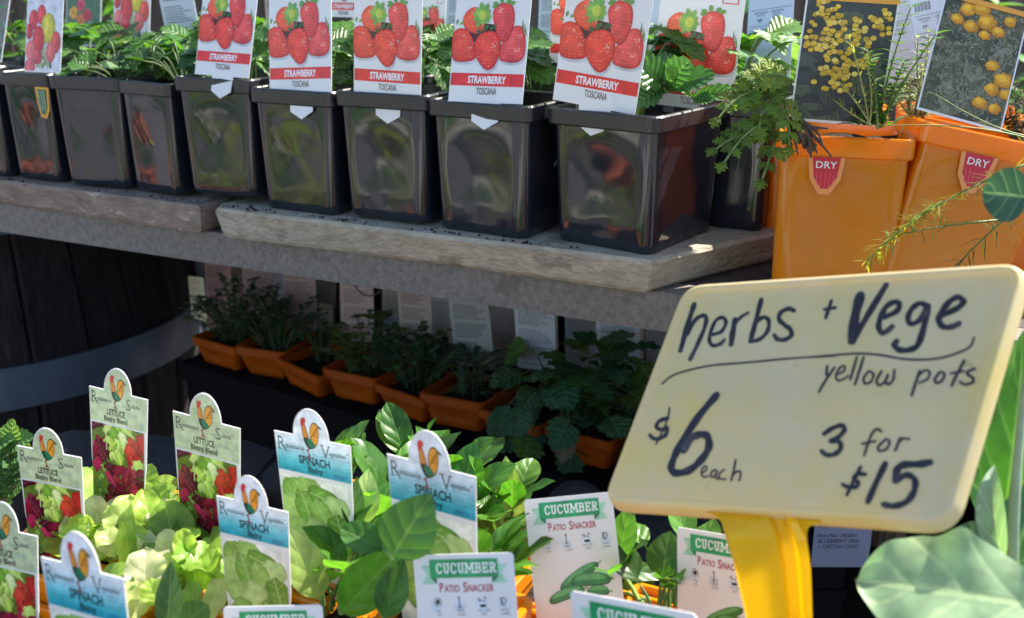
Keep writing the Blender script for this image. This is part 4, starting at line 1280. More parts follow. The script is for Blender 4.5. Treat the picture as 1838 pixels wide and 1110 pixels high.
def pinnate(mb, path, n, L, W, col, r, nrm, teeth=.35, st=None, nu=8):
    pts = curve3(*path, n)
    if st is not None: tube(st, pts, [.0012] * len(pts), 4, vary((.16, .24, .05), r))
    for i in range(1, n + 1):
        d = (pts[i] - pts[i - 1]).normalized()
        q = i / n
        l = L * math.sin(math.pi * (.18 + .74 * q)) * r.uniform(.85, 1.1)
        for s_ in (-1, 1):
            side = d.cross(nrm).normalized() * s_
            leaf(mb, pts[i], side * .85 + d * .6, nrm + side * .2, l, W * l / L, p_lance, nu=nu, nv=1, fold=.2, bend=r.uniform(.1, .7), teeth=teeth, col=vary(col, r, .2), r=r)
    leaf(mb, pts[-1], pts[-1] - pts[-2], nrm, L * .6, W * .8, p_lance, nu=nu, nv=1, bend=.3, teeth=teeth, col=col, r=r)

r = random.Random(9)
ts_root = thing('tansy_plant', 'drooping feathery green tansy hanging over the left edge of the upright orange pot', 'plant', po.matrix_world @ Vector((-.03, -.03, .145)))
lv, st = MB(), MB()
for (a, b, c, da, db) in (((1425,148),(1388,118),(1345,150), .965, .94), ((1412,150),(1372,160),(1362,232), .965, .93), ((1404,160),(1330,150),(1290,212), .965, .92),
                          ((1410,185),(1395,250),(1368,322), .96, .91), ((1396,212),(1340,222),(1300,292), .955, .90),
                          ((1402,226),(1330,232),(1285,268), .955, .91), ((1400,165),(1420,200),(1416,262), .96, .925), ((1380,150),(1352,130),(1330,178), .965, .95)):
    pa, pc = atY(*a, da), atY(*c, db); pb = atY(*b, (da + db) / 2 - .008)
    pinnate(lv, (pa, pb, pc), 5, .019, .0068, r.choice([(.13, .21, .03), (.16, .25, .035), (.10, .17, .025), (.20, .28, .045)]), r, Vector((r.uniform(-.5, .5), -.7, .7)), st=st)
for a, b, c in (((1440,236),(1418,160),(1345,152)), ((1436,240),(1400,190),(1380,235))):
    tube(st, curve3(atY(*a, .985), atY(*b, .97), atY(*c, .94), 8), .0018, 5, (.22, .24, .06))
adopt(st.build('stems', M['stem']), ts_root); adopt(lv.build('leaves', M['herb_leaf']), ts_root)
mb = MB()
for k in range(9):
    a = atY(1415 + r.uniform(-8, 20), 215 + r.uniform(-8, 14), .945)
    tube(mb, curve3(a, a + Vector((r.uniform(0, .015), -.006, r.uniform(-.01, .004))), a + Vector((r.uniform(.005, .03), -.01, r.uniform(-.035, .002))), 5), [.0016, .002, .0014, .0018, .001, .0008], 5, vary((.09, .06, .045), r))
for k in range(4): leaf(mb, atY(1425 + 9 * k, 225 + 9 * k, .94), Vector((.5, -.2, -1)), Vector((0, -1, .2)), .02, .005, p_lance, nu=6, nv=2, bend=1.4, wav=.5, col=vary((.14, .09, .06), r), r=r)
adopt(mb.build('withered_leaves', M['twig']), ts_root)

r = random.Random(14)
hb = thing('herb_seedling', 'upright green narrow-leaved herb between the two flower picture labels', 'plant', atY(1560, 232, .985))
lv, st = MB(), MB()
for a, b, c, dd in (((1575,232),(1590,130),(1635,14), .955), ((1580,230),(1620,140),(1680,62), .957), ((1575,230),(1572,150),(1560,95), .95), ((1585,228),(1600,170),(1622,112), .955)):
    pts = curve3(atY(*a, dd), atY(*b, dd - .005), atY(*c, dd - .02), 14)
    tube(st, pts, [.0014 - .00006 * k for k in range(15)], 5, (.2, .26, .07))
    for k in range(3, 15):
        for s_ in (0, 1):
            az = k * 2.4 + s_ * 3.14
            leaf(lv, pts[k], polar(az, .5), Z, r.uniform(.010, .016), .0032, p_lance, nu=5, nv=1, bend=.4, teeth=.25, col=vary((.09, .2, .04), r), r=r)
for k in range(22):
    a = atY(1565 + r.uniform(-30, 40), 226, .955)
    leaf(lv, a, polar(r.uniform(0, 6.28), r.uniform(.4, 1.3)), Z, r.uniform(.012, .022), .003, p_lance, nu=6, nv=1, bend=.6, teeth=.3, col=vary((.06, .15, .03), r), r=r)
adopt(st.build('stems', M['stem']), hb); adopt(lv.build('leaves', M['herb_leaf']), hb)

ps = thing('pale_needle_sprig', 'pale straw-yellow needle-leaved sprig rising in front of the yellow button flower label', 'plant', atY(1560, 228, .965))
lv, st = MB(), MB()
for a, b, c in (((1562,225),(1545,190),(1508,150)), ((1560,222),(1550,150),(1525,72)), ((1565,226),(1525,205),(1500,182)), ((1560,226),(1570,170),(1555,110))):
    pts = curve3(atY(*a, .945), atY(*b, .938), atY(*c, .932), 12)
    tube(st, pts, [.0010 - .00004 * k for k in range(13)], 4, (.42, .42, .16))
    for k in range(2, 13):
        for s_ in range(3): leaf(lv, pts[k], (pts[min(k + 1, 12)] - pts[k - 1]).normalized() + polar(r.uniform(0, 6.28), r.uniform(-.3, .6)) * .7, Z, r.uniform(.006, .014), .0006, p_lance, nu=3, nv=1, bend=.3, col=vary((.42, .44, .14), r), r=r)
adopt(st.build('stems', M['stem']), ps); adopt(lv.build('leaves', M['herb_leaf']), ps)

def silver_plant(root, pts_list, r, col, n=16, l=.011, w=.0011, per=5):
    lv, st = MB(), MB()
    for pa, pb, pc in pts_list:
        pts = curve3(pa, pb, pc, n)
        tube(st, pts, [.0013 - .0009 * k / n for k in range(n + 1)], 4, vary((.3, .32, .24), r))
        for k in range(1, n + 1):
            d = (pts[k] - pts[k - 1]).normalized()
            for s_ in range(per): leaf(lv, pts[k], d * .6 + polar(r.uniform(0, 6.28), r.uniform(-.4, .7)), Z, l * r.uniform(.6, 1.1) * (1 - .4 * k / n), w, p_lance, nu=3, nv=1, bend=.3, col=vary(col, r, .2), r=r)
    adopt(st.build('stems', M['stem']), root); adopt(lv.build('leaves', M['herb_leaf']), root)
sv = thing('cotton_lavender', 'silvery white feathery plant behind the rim of the leaning orange pot', 'plant', atY(1655, 225, 1.02))
silver_plant(sv, [(atY(1650 + r.uniform(-20, 20), 215, 1.02), atY(x - 6, (y + 215) / 2, 1.01), atY(x, y, 1.0)) for x, y in ((1622,112),(1648,70),(1668,58),(1690,92),(1636,140),(1700,130),(1676,110),(1655,120),(1612,160))], r, (.46, .50, .44))
sv = thing('cotton_lavender', 'dark grey-green feathery plant at the right edge behind the leaning pot label', 'plant', atY(1840, 255, 1.0))
silver_plant(sv, [(atY(1840 + r.uniform(-30, 20), 255, 1.0), atY(x, (y + 250) / 2, .99), atY(x - 5, y, .985)) for x, y in ((1812,170),(1825,150),(1838,165),(1806,205),(1850,190),(1822,212))], r, (.09, .11, .07))

fr = random.Random(31)
fp = thing('asparagus_fern', 'fine yellow-green needle twigs drooping across the leaning orange pot', 'plant', atY(1850, 270, .90))
lv, st = MB(), MB()
def needles(path, n, ln, dens, col, rad=.0011):
    pts = curve3(*path, n)
    tube(st, pts, [rad - rad * .6 * k / n for k in range(n + 1)], 4, vary((.16, .24, .05), fr))
    for k in range(1, n + 1):
        d = (pts[k] - pts[k - 1]).normalized()
        for s_ in range(dens):
            e = d * fr.uniform(.2, .8) + polar(fr.uniform(0, 6.28), fr.uniform(-.7, .7))
            leaf(lv, pts[k], e, Z, ln * fr.uniform(.5, 1.15), .00055, p_lance, nu=4, nv=1, bend=fr.uniform(-.3, .8), col=vary(col, fr, .25), r=fr)
needles((atY(1850,292,.90), atY(1740,330,.875), atY(1640,398,.86)), 16, .026, 4, (.20, .28, .05))
needles((atY(1690,362,.868), atY(1630,395,.858), atY(1556,468,.85)), 20, .018, 7, (.42, .48, .10), .0010)
needles((atY(1845,355,.88), atY(1760,430,.865), atY(1690,505,.86)), 15, .030, 3, (.06, .13, .03))
needles((atY(1800,395,.875), atY(1700,402,.86), atY(1620,420,.86)), 10, .020, 3, (.09, .17, .04))
needles((atY(1850,250,.90), atY(1740,218,.90), atY(1585,226,.91)), 8, .012, 1, (.22, .28, .07), .0008)
needles((atY(1850,245,.90), atY(1790,240,.89), atY(1680,170,.89)), 8, .014, 1, (.26, .32, .08), .0008)
adopt(st.build('stems', M['stem']), fp); adopt(lv.build('leaves', M['herb_leaf']), fp)

# ------------------------------------------------------------------ barrel, posts, low bench, slate blocks
br = thing('wooden_barrel', 'dark oak barrel with blue-grey steel hoops holding up the left of the table', 'barrel', (-1.02, 1.97, 0))
def brad(z): return .40 - .30 * (z - .28) ** 2 * 1.55
mb = MB()
nst = 26
for k in range(nst):
    a0, a1 = 6.2832 * k / nst + .0015, 6.2832 * (k + 1) / nst - .0015
    q = rnd.uniform(-.003, .003)
    rings = []
    for i in range(13):
        z = .02 + .625 * i / 12
        rr_ = brad(z) + q
        row = [Vector((br.location.x + (rr_ - (.006 if e in (0, 3) else 0)) * math.cos(a), br.location.y + (rr_ - (.006 if e in (0, 3) else 0)) * math.sin(a), z)) for e, a in enumerate((a0, a0 + .012, a1 - .012, a1))]
        row += [Vector((br.location.x + (rr_ - .03) * math.cos(a), br.location.y + (rr_ - .03) * math.sin(a), z)) for a in (a1, a0)]
        rings.append(row)
    loft(mb, rings, smooth=False)
adopt(mb.build('staves', M['dark_wood']), br)
mb = MB()
loft(mb, [[Vector((br.location.x + (brad(.6) - .02) * math.cos(6.2832 * k / 40), br.location.y + (brad(.6) - .02) * math.sin(6.2832 * k / 40), z)) for k in range(40)] for z in (.60, .625)])
adopt(mb.build('barrel_head', M['dark_wood']), br)
for z0, z1 in ((.300, .372), (.585, .650), (.04, .10)):
    mb = MB()
    rings = []
    for z, e in ((z0, .001), (z0, .007), (z1, .007), (z1, .001)):
        rings.append([Vector((br.location.x + (brad(z) + e) * math.cos(6.2832 * k / 64), br.location.y + (brad(z) + e) * math.sin(6.2832 * k / 64), z)) for k in range(64)])
    loft(mb, rings, cap0=False, cap1=False, smooth=False)
    hoop = adopt(mb.build('hoop', M['hoop']), br)
    for da in (-1.25, -1.19):
        for zz in (z0 + .018, z1 - .018):
            mb = MB()
            q = Vector((br.location.x + (brad(zz) + .007) * math.cos(da), br.location.y + (brad(zz) + .007) * math.sin(da), zz))
            e = Vector((math.cos(da), math.sin(da), 0))
            tube(mb, [q - e * .001, q + e * .002, q + e * .0035], [.007, .006, .002], 10)
            adopt(mb.build('rivet', M['hoop']), hoop)

def post(lb, x, y, rad, h, seed):
    r = random.Random(seed)
    root = thing('timber_post', lb, 'post', (x, y, 0), 'timber posts under the table')
    mb = MB()
    rings = []
    n = 22
    off = [r.uniform(-.006, .006) for _ in range(n)]
    for i in range(9):
        z = h * i / 8
        rings.append([Vector(((rad + off[k] + r.uniform(-.002, .002)) * math.cos(6.2832 * k / n), (rad + off[k]) * math.sin(6.2832 * k / n), z)) for k in range(n)])
    loft(mb, rings, smooth=True)
    mb.build('trunk', M['bark']).parent = root
p = atY(1548, 1000, 1.12)
post('weathered brown timber post right of the sign stem', p.x + .008, 1.14, .045, .652, 3)
p = atY(1850, 1000, 1.16)
post('weathered brown timber post at the right edge behind the pale broad leaf', p.x, 1.16, .04, .652, 4)

w2 = Vector((-.828, .56, 0)); v2 = Vector((.56, .828, 0))
Q0 = Vector((.006, 1.325, 0))
def LB(a, b, z): return Q0 + w2 * a + v2 * b + Z * z
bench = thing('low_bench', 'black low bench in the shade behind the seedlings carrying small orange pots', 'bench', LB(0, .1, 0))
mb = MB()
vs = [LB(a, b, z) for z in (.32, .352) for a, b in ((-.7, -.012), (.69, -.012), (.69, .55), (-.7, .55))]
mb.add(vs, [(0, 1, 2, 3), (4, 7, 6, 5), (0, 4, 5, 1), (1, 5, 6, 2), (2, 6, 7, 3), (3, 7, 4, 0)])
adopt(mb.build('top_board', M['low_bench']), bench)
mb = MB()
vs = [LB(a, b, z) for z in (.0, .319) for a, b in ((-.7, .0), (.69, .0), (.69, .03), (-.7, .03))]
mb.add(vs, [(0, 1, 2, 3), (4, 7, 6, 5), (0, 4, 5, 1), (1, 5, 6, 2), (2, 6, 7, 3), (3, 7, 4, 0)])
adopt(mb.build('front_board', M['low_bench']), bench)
mb = MB()
vs = [LB(a, b, z) for z in (.353, .640) for a, b in ((-.7, .26), (.60, .26), (.60, .28), (-.7, .28))]
mb.add(vs, [(0, 1, 2, 3), (4, 7, 6, 5), (0, 4, 5, 1), (1, 5, 6, 2), (2, 6, 7, 3), (3, 7, 4, 0)])
adopt(mb.build('shade_board', M['shade_board']), bench)  # board added behind the pots to cover sunlit ground and keep the row dark

def rock(lb, a, b, wd, z0, z1, seed, mat='stone'):
    """rough sawn block whose back top edge runs from a to b (x, y)"""
    r = random.Random(seed)
    a, b = Vector((*a, 0)), Vector((*b, 0))
    d = (b - a); L = d.length; d.normalize(); nrm = Vector((d.y, -d.x, 0))
    if nrm.y > 0: nrm = -nrm
    n = max(4, int(L / .03)); m = 6; kz = 5
    mb = MB()
    def P(u, v, w):
        p = a + d * (L * u) + nrm * (wd * v) + Z * (z0 + (z1 - z0) * w)
        q = p * 14 + Vector((seed, 0, 0))
        e = mnoise.noise(q) * .008 + mnoise.noise(q * 3) * .004
        cut = (abs(u - .5) * 2) ** 8 * .012 + (abs(v - .5) * 2) ** 8 * .010
        return p + Vector((e, e * .6, e - (cut if w > .9 else 0)))
    rings = []
    def ring(w, s=1.0):
        out = []
        for i in range(n): out.append(P(i / n, 0, w))
        for i in range(m): out.append(P(1, i / m, w))
        for i in range(n): out.append(P(1 - i / n, 1, w))
        for i in range(m): out.append(P(0, 1 - i / m, w))
        return out
    loft(mb, [ring(i / kz) for i in range(kz + 1)], cap1=False, smooth=True)
    vs = [P(i / n, j / m, 1.0) for j in range(m + 1) for i in range(n + 1)]
    mb.add(vs, [(j * (n + 1) + i, j * (n + 1) + i + 1, (j + 1) * (n + 1) + i + 1, (j + 1) * (n + 1) + i) for j in range(m) for i in range(n)], smooth=True)
    o = mb.build('slate_block', M[mat])
    return tag(o, lb, 'stone block', 'dark slate blocks behind the seedlings')
g = lambda x, y, z: tuple(atZ(x, y, z).xy)
rock('long dark slate block behind the lettuce labels', g(95, 758, .52), g(500, 786, .52), .11, .20, .52, 1)
rock('dark slate block behind the two far spinach labels', g(575, 762, .515), g(832, 836, .515), .13, .20, .515, 2)
rock('low dark slate block under the left corner of the yellow sign', g(960, 868, .49), g(1300, 900, .49), .10, .15, .49, 3)
rock('dark slate block with a sunlit patch, right of the nearest upright cucumber label', g(1090, 925, .49), g(1420, 985, .49), .12, .15, .49, 5)
mb = MB()
c0 = atZ(1035, 880, .487)
rings = []
for i in range(7):
    q = i / 6
    rr_ = .022 * math.sin(math.pi * (.5 - .5 * q) + .001) + .001
    rings.append([c0 + Vector((rr_ * (1.2 + .12 * math.sin(3 * k)) * math.cos(6.2832 * k / 14), rr_ * math.sin(6.2832 * k / 14), -.012 + .02 * math.sin(math.pi / 2 * q))) for k in range(14)])
loft(mb, rings)
tag(mb.build('pebble', M['stone']), 'smooth dark pebble lying between slate block and cucumber label', 'pebble')

fb = thing('seedling_bench', 'low dark bench under the lettuce, spinach and cucumber seedlings', 'bench', (0, .65, 0))
mb = MB()
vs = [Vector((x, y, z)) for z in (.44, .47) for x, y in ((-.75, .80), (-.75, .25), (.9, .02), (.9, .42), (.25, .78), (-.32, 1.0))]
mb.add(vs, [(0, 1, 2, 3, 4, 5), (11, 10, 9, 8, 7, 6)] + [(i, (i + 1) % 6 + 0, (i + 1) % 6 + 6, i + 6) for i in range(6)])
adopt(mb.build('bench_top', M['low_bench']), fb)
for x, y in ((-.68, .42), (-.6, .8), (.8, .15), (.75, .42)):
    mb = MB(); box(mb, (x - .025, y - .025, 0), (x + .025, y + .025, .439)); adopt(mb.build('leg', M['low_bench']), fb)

# ------------------------------------------------------------------ small orange pots with herbs in the shade
hp_px = [(332,597),(408,610),(491,639),(595,660),(682,682),(790,703),(923,761)]
hlab = ['small orange pot nearest the barrel in the shade', 'small orange pot second from the barrel', 'small orange pot with its bright sunlit inner wall, third from the barrel', 'small orange pot under pale round-leaved herb', 'small orange pot half covered by trailing dark herb', 'small orange pot with a clear square corner, left of the broad-leaved balm', 'small orange pot mostly hidden under the broad-leaved balm', 'small orange pot behind the yellow sign corner']
hyaw = math.atan2(w2.y, w2.x) + math.pi
hproto = None
hpos = []
for i in range(8):
    c = LB((.612 - .1 * i), .050, .353 + (0, 0, .002, .004, .008, .010, .010, .008)[i])
    if hproto is None:
        hproto = thing('small_orange_pot', hlab[0], 'plant pot', group='small orange pots on the low bench')
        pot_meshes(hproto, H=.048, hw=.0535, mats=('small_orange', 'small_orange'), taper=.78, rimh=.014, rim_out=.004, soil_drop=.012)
        o = hproto
    else: o = dup(hproto, hlab[i])
    o.location = c + w2 * (0, .007, -.006, .004, -.008, .006, 0, 0)[i] + v2 * (0, .012, -.002, .008, .0, .006, .0, .01)[i]
    o.rotation_euler = (R((0, 2, -1, 0, 2, -1, 0, 0)[i]), R((1, -2, 3, -1, 1, -2, 1, 0)[i]), hyaw + R((2, 8, -9, 4, -4, 5, -3, 3)[i]))
    o.scale = ((1, .96, 1.03, 1, .97, 1.04, 1, 1)[i],) * 2 + ((1, 1.1, .92, 1.05, .95, 1.06, 1, 1)[i],)
    hpos.append(c)
bpy.context.view_layer.update()

def herb(root, seed, n, L, W, h, spread, cols, teeth=0.0, prof=p_ovate, per=7, droop=.4, nu=6, wav=0.0):
    r = random.Random(seed)
    lv, st = MB(), MB()
    for k in range(n):
        az = r.uniform(0, 6.283); d = spread * math.sqrt(r.random())
        hh = h * r.uniform(.5, 1.1) * (1 - .35 * d / spread)
        e = Vector((d * math.cos(az), d * math.sin(az), hh))
        pts = curve3((d * .3 * math.cos(az), d * .3 * math.sin(az), -.01), Vector((d * .5 * math.cos(az), d * .5 * math.sin(az), hh * .8)), e, 6)
        tube(st, pts, .0010, 4, vary((.10, .14, .05), r))
        for q in range(per):
            p = pts[min(6, 1 + q * 6 // per)]
            a = q * 2.4 + az
            f = .6 + .4 * q / per
            leaf(lv, p, polar(a, r.uniform(-.3, .6)), Z, L * f * r.uniform(.7, 1.15), W * f, prof, nu=nu, nv=2, fold=.2, bend=droop * r.uniform(.3, 1.8), teeth=teeth, wav=wav, col=vary(r.choice(cols), r, .25), r=r)
        leaf(lv, e, polar(az, .5), Z, L * .8, W * .8, prof, nu=nu, nv=2, fold=.2, bend=droop, teeth=teeth, wav=wav, col=vary(r.choice(cols), r, .25), r=r)
    st.build('stems', M['stem']).parent = root
    lv.build('leaves', M['herb_leaf']).parent = root
dg = [(.08, .16, .09), (.09, .18, .085), (.055, .12, .07)]
hs = [('feathery dark herb in the pot nearest the barrel', 46, .016, .0055, .105, .085, dg, p_lance, 10), ('low feathery dark herb sagging over the second pot from the barrel', 46, .016, .0055, .09, .085, dg, p_lance, 10),
      ('dim fine-leaved herb with a bare patch of soil in the third small pot', 14, .013, .005, .06, .035, dg, p_ovate, 7), ('round-leaved pale green herb, fourth from the barrel', 40, .015, .0074, .09, .075, [(.12, .20, .08), (.08, .15, .06), (.16, .24, .10)], p_round, 8),
      ('dark trailing herb with tiny leaves, right of the pale round-leaved herb', 50, .016, .007, .085, .08, dg, p_round, 8), ('narrow-leaved sage with grey upright leaves in the square-cornered pot', 14, .05, .006, .075, .045, [(.10, .16, .11), (.13, .20, .15), (.07, .13, .05)], p_lance, 4)]
for (lb, n, L, W, h, sp, cols, pf, per), c in zip(hs, hpos):
    root = thing('herb_plant', lb, 'plant', c + Z * .046, 'herbs in the shaded row of small pots')
    herb(root, len(lb) * 3 + n, n, L, W, h, sp, cols, prof=pf, per=per)
bal = [(.065, .17, .085), (.05, .14, .075), (.085, .19, .10), (.08, .18, .04)]
root = thing('lemon_balm', 'bushy dark balm with broad toothed leaves spilling over its pot left of the sign', 'plant', hpos[6] + Z * .046 + Vector((.035, 0, 0)))
r = random.Random(77)
lv, st = MB(), MB()
base = root.location
for k in range(34):
    x, y = r.uniform(905, 1190), 0
    v_ = (x - 905) / 285
    top = 600 + 40 * abs(v_ - .45)
    y = r.uniform(top, 815 - 90 * abs(v_ - .4))
    d = r.uniform(1.30, 1.44) - .06 * (y - 600) / 200
    e = atY(x, y, d)
    pts = curve3(base, (base + e) / 2 + Vector((0, 0, .05)), e, 5)
    tube(st, pts, .0013, 4, (.10, .16, .05))
    az = math.atan2(e.y - base.y, e.x - base.x) + r.uniform(-.7, .7)
    leaf(lv, e, polar(az, r.uniform(-1.1, .15)) + Vector((0, -.35, 0)), Vector((r.uniform(-.4, .4), -.7, .9)), r.uniform(.042, .066), r.uniform(.017, .025), p_ovate, nu=15, nv=3, fold=.18, bend=r.uniform(.1, .8), teeth=.10, wav=.1, col=vary(r.choice(bal), r, .3), r=r)
adopt(st.build('stems', M['stem']), root); adopt(lv.build('leaves', M['herb_leaf']), root)
mb = MB()
hero(mb, (1015,772), (1010,832), 1.27, 1.255, 46, p_ovate, (.26, .27, .19), nu=12, wav=.25, bend=.3, teeth=.1)
adopt(mb.build('withered_leaf', M['herb_leaf']), root)
root = thing('lemon_balm', 'taller balm stems half hidden behind the top left corner of the sign', 'plant', hpos[7] + Z * .046)
herb(root, 5, 11, .055, .021, .13, .08, bal, teeth=.1, per=4, nu=13, droop=.7, wav=.1)

# label backs standing in the shaded pots
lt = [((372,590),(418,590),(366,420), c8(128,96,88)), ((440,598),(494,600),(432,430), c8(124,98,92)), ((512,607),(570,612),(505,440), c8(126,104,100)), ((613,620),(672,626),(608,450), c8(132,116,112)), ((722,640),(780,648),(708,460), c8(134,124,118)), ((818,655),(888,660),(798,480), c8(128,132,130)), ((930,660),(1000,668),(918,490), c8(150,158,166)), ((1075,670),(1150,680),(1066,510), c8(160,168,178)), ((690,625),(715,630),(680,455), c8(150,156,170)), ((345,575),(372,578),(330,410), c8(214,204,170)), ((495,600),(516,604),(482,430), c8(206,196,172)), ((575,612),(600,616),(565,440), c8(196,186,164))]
place = ['nearest the barrel', 'second from the barrel', 'third from the barrel', 'above the pale round-leaved herb', 'with a thin wire bent above it', 'above the narrow-leaved sage', 'rising behind the broad-leaved balm', 'partly behind the balm near the sign corner', 'narrow and bluish, edge-on between two wider backs', 'cream and narrow, directly beside the barrel', 'cream and narrow, between the second and third wide backs', 'cream and narrow, between the third and fourth wide backs']
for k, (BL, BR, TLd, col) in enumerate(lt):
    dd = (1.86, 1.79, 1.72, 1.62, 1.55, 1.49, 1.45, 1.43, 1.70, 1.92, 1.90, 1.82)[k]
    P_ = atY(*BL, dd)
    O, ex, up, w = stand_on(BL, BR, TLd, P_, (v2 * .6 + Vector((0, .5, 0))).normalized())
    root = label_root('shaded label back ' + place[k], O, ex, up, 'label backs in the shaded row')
    card(root, w, 2.6, 'plain', tuple(v * 1.9 for v in col), mat=M['matte_print'])  # whitish backs in truth; the card tones carry their shade
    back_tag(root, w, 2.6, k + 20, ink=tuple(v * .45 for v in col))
r = random.Random(91)
for k in range(13):
    x = 350 + 66 * k + r.uniform(-10, 10)
    yb = 585 + .125 * (x - 350); w_ = 48 + .02 * x; ln = r.uniform(-9, 5)
    O, ex, up, w = stand_on((x, yb), (x + w_, yb + 8), (x + ln, yb - 130), LB(0, .225 - .004 * (k % 3), .4), v2)
    root = label_root('shaded label back in the rear line under the table', O, ex, up, 'rear line of label backs in the shade')
    col = r.choice([c8(206, 190, 176), c8(186, 186, 190), c8(214, 206, 190), c8(176, 160, 150)])
    card(root, w, 2.7, 'plain', col, mat=M['matte_print'])
    back_tag(root, w, 2.7, k + 50, ink=tuple(v * .5 for v in col))
mb = MB()
a, b, c = atY(628, 495, 1.45), atY(655, 545, 1.43), atY(694, 510, 1.42)
tube(mb, curve3(a, b * 1.0 + Z * -.012, c, 12), .0012, 5, (.05, .05, .05))
tag(mb.build('thin_wire', M['twig']), 'thin dark wire sagging under the beam in front of a label back', 'wire')

# ------------------------------------------------------------------ labels and seedlings in the foreground
def pose(TL, TR, BL, w, h):
    TL, TR, BL = np3(TL), np3(TR), np3(BL)
    a, b = TR - TL, BL - TL
    A, B, C = a @ a / w**2, b @ b / h**2, a @ b / (w * h)
    k2 = ((A + B) + math.sqrt((A - B)**2 + 4 * C * C)) / 2
    q = math.sqrt(max(0, 1 - B / k2)); p = math.sqrt(max(0, 1 - A / k2)) * (-1 if C * q > 0 else 1)
    k = math.sqrt(k2)
    ex = np.array([*(a / (k * w)), p]); ey = np.array([*(b / (k * h)), q])
    z = FPX / k
    O = np.array([(TL[0] - PCX) / FPX * z, (TL[1] - PCY) / FPX * z, z])
    ey = ey - ex * (ex @ ey); ey /= np.linalg.norm(ey); ex = ex / np.linalg.norm(ex)
    want = np.concatenate([TL, TR, BL])
    def pr(O, ex, ey):
        return np.concatenate([[PCX + FPX * q[0] / q[2], PCY + FPX * q[1] / q[2]] for q in (O, O + ex * w, O + ey * h)])
    def mv(d, O, ex, ey):
        th = np.linalg.norm(d[3:]) + 1e-12; kx = d[3:] / th
        rot = lambda v_: v_ * math.cos(th) + np.cross(kx, v_) * math.sin(th) + kx * (kx @ v_) * (1 - math.cos(th))
        return O + d[:3], rot(ex), rot(ey)
    for it in range(60):
        f0 = pr(O, ex, ey); J = np.zeros((6, 6))
        for j in range(6):
            d = np.zeros(6); d[j] = 1e-5
            J[:, j] = (pr(*mv(d, O, ex, ey)) - f0) / 1e-5
        D = np.diag([1e3, 1e3, 1e3, 10, 10, 10.]) * (1.0 if it < 40 else .05)
        d = np.linalg.solve(J.T @ J + D @ D * .5, J.T @ (want - f0))
        O, ex, ey = mv(d, O, ex, ey)
    O = Vector(MC @ O) + Vector((0, 0, CAMH)); ex = Vector(MC @ ex).normalized(); dn = Vector(MC @ ey)
    dn = (dn - ex * dn.dot(ex)).normalized()
    return O, ex, -dn

fg = [
 ('lettuce', (160,693),(265,718),(165,905), .050, .100, 'lettuce blend label standing farthest back, in front of the barrel hoop'),
 ('lettuce', (310,738),(431,770),(322,965), .055, .110, 'lettuce blend label right of the farthest one, beside the near spinach label'),
 ('lettuce', (30,800),(146,822),(50,985), .050, .090, 'lettuce blend label with orange-tinted picture, left of the pale lettuce leaves'),
 ('lettuce', (-52,938),(67,963),(-42,1110), .050, .0705, 'lettuce blend label cut off by the left edge of the photo'),
 ('spinach', (388,890),(517,920),(405,1085), .052, .0832, 'spinach label in the middle, in front of a lettuce label'),
 ('spinach', (492,773),(629,802),(510,950), .058, .0812, 'spinach label with its whole leaf picture clear, before the slate block'),
 ('spinach', (694,815),(854,857),(705,950), .062, .0558, 'spinach label with a big dark leaf across its lower left'),
 ('spinach', (73,1000),(222,1040),(90,1110), .055, .0380, 'spinach label nearest the lower left corner, cut by the bottom edge'),
 ('cucumber', (741,997),(921,992),(750,1110), .060, .0380, 'cucumber label before the spinach leaves, cut below its icons'),
 ('cucumber', (940,898),(1098,883),(963,1110), .060, .0800, 'cucumber label showing the whole picture of four cucumbers'),
 ('cucumber', (1023,1060),(1250,1103),(1040,1260), .075, .0650, 'cucumber label at the bottom edge with only its banner in view'),
 ('cucumber', (1215,946),(1372,972),(1217,1110), .060, .0620, 'cucumber label partly hidden behind the amber sign stem'),
 ('cucumber', (400,1090),(578,1086),(410,1200), .060, .0375, 'cucumber label at the bottom edge under the middle spinach label'),
]
fgpose = []
for kind, TL, TR, BL, w, h, lb in fg:
    O, ex, up = pose(TL, TR, BL, w, h)
    hu = 2.15 if kind != 'cucumber' else 1.55
    B = O + ex * (w / 2) - up * (hu * w)
    root = label_root(lb, B, ex, up, {'lettuce': 'lettuce labels', 'spinach': 'spinach labels', 'cucumber': 'cucumber labels'}[kind])
    card(root, w, hu, 'arch' if kind != 'cucumber' else 'plain')
    (cucumber_tag(root, w, hu) if kind == 'cucumber' else arch_tag(root, w, hu, kind))
    fgpose.append((kind, B, ex, up))

# orange pots of the seedlings
sproto = None
def seed_pot(c, lb):
    global sproto
    if sproto is None:
        sproto = thing('seedling_pot', lb, 'plant pot', group='orange seedling pots')
        pot_meshes(sproto, H=.11, hw=.043, mats=('orange_pot', 'orange_pot'), taper=.8, rimh=.014, rim_out=.004, soil_drop=.008)
        o = sproto
    else: o = dup(sproto, lb)
    o.location = (c.x, c.y, .471)
    o.rotation_euler = (0, 0, YAW)
    return o

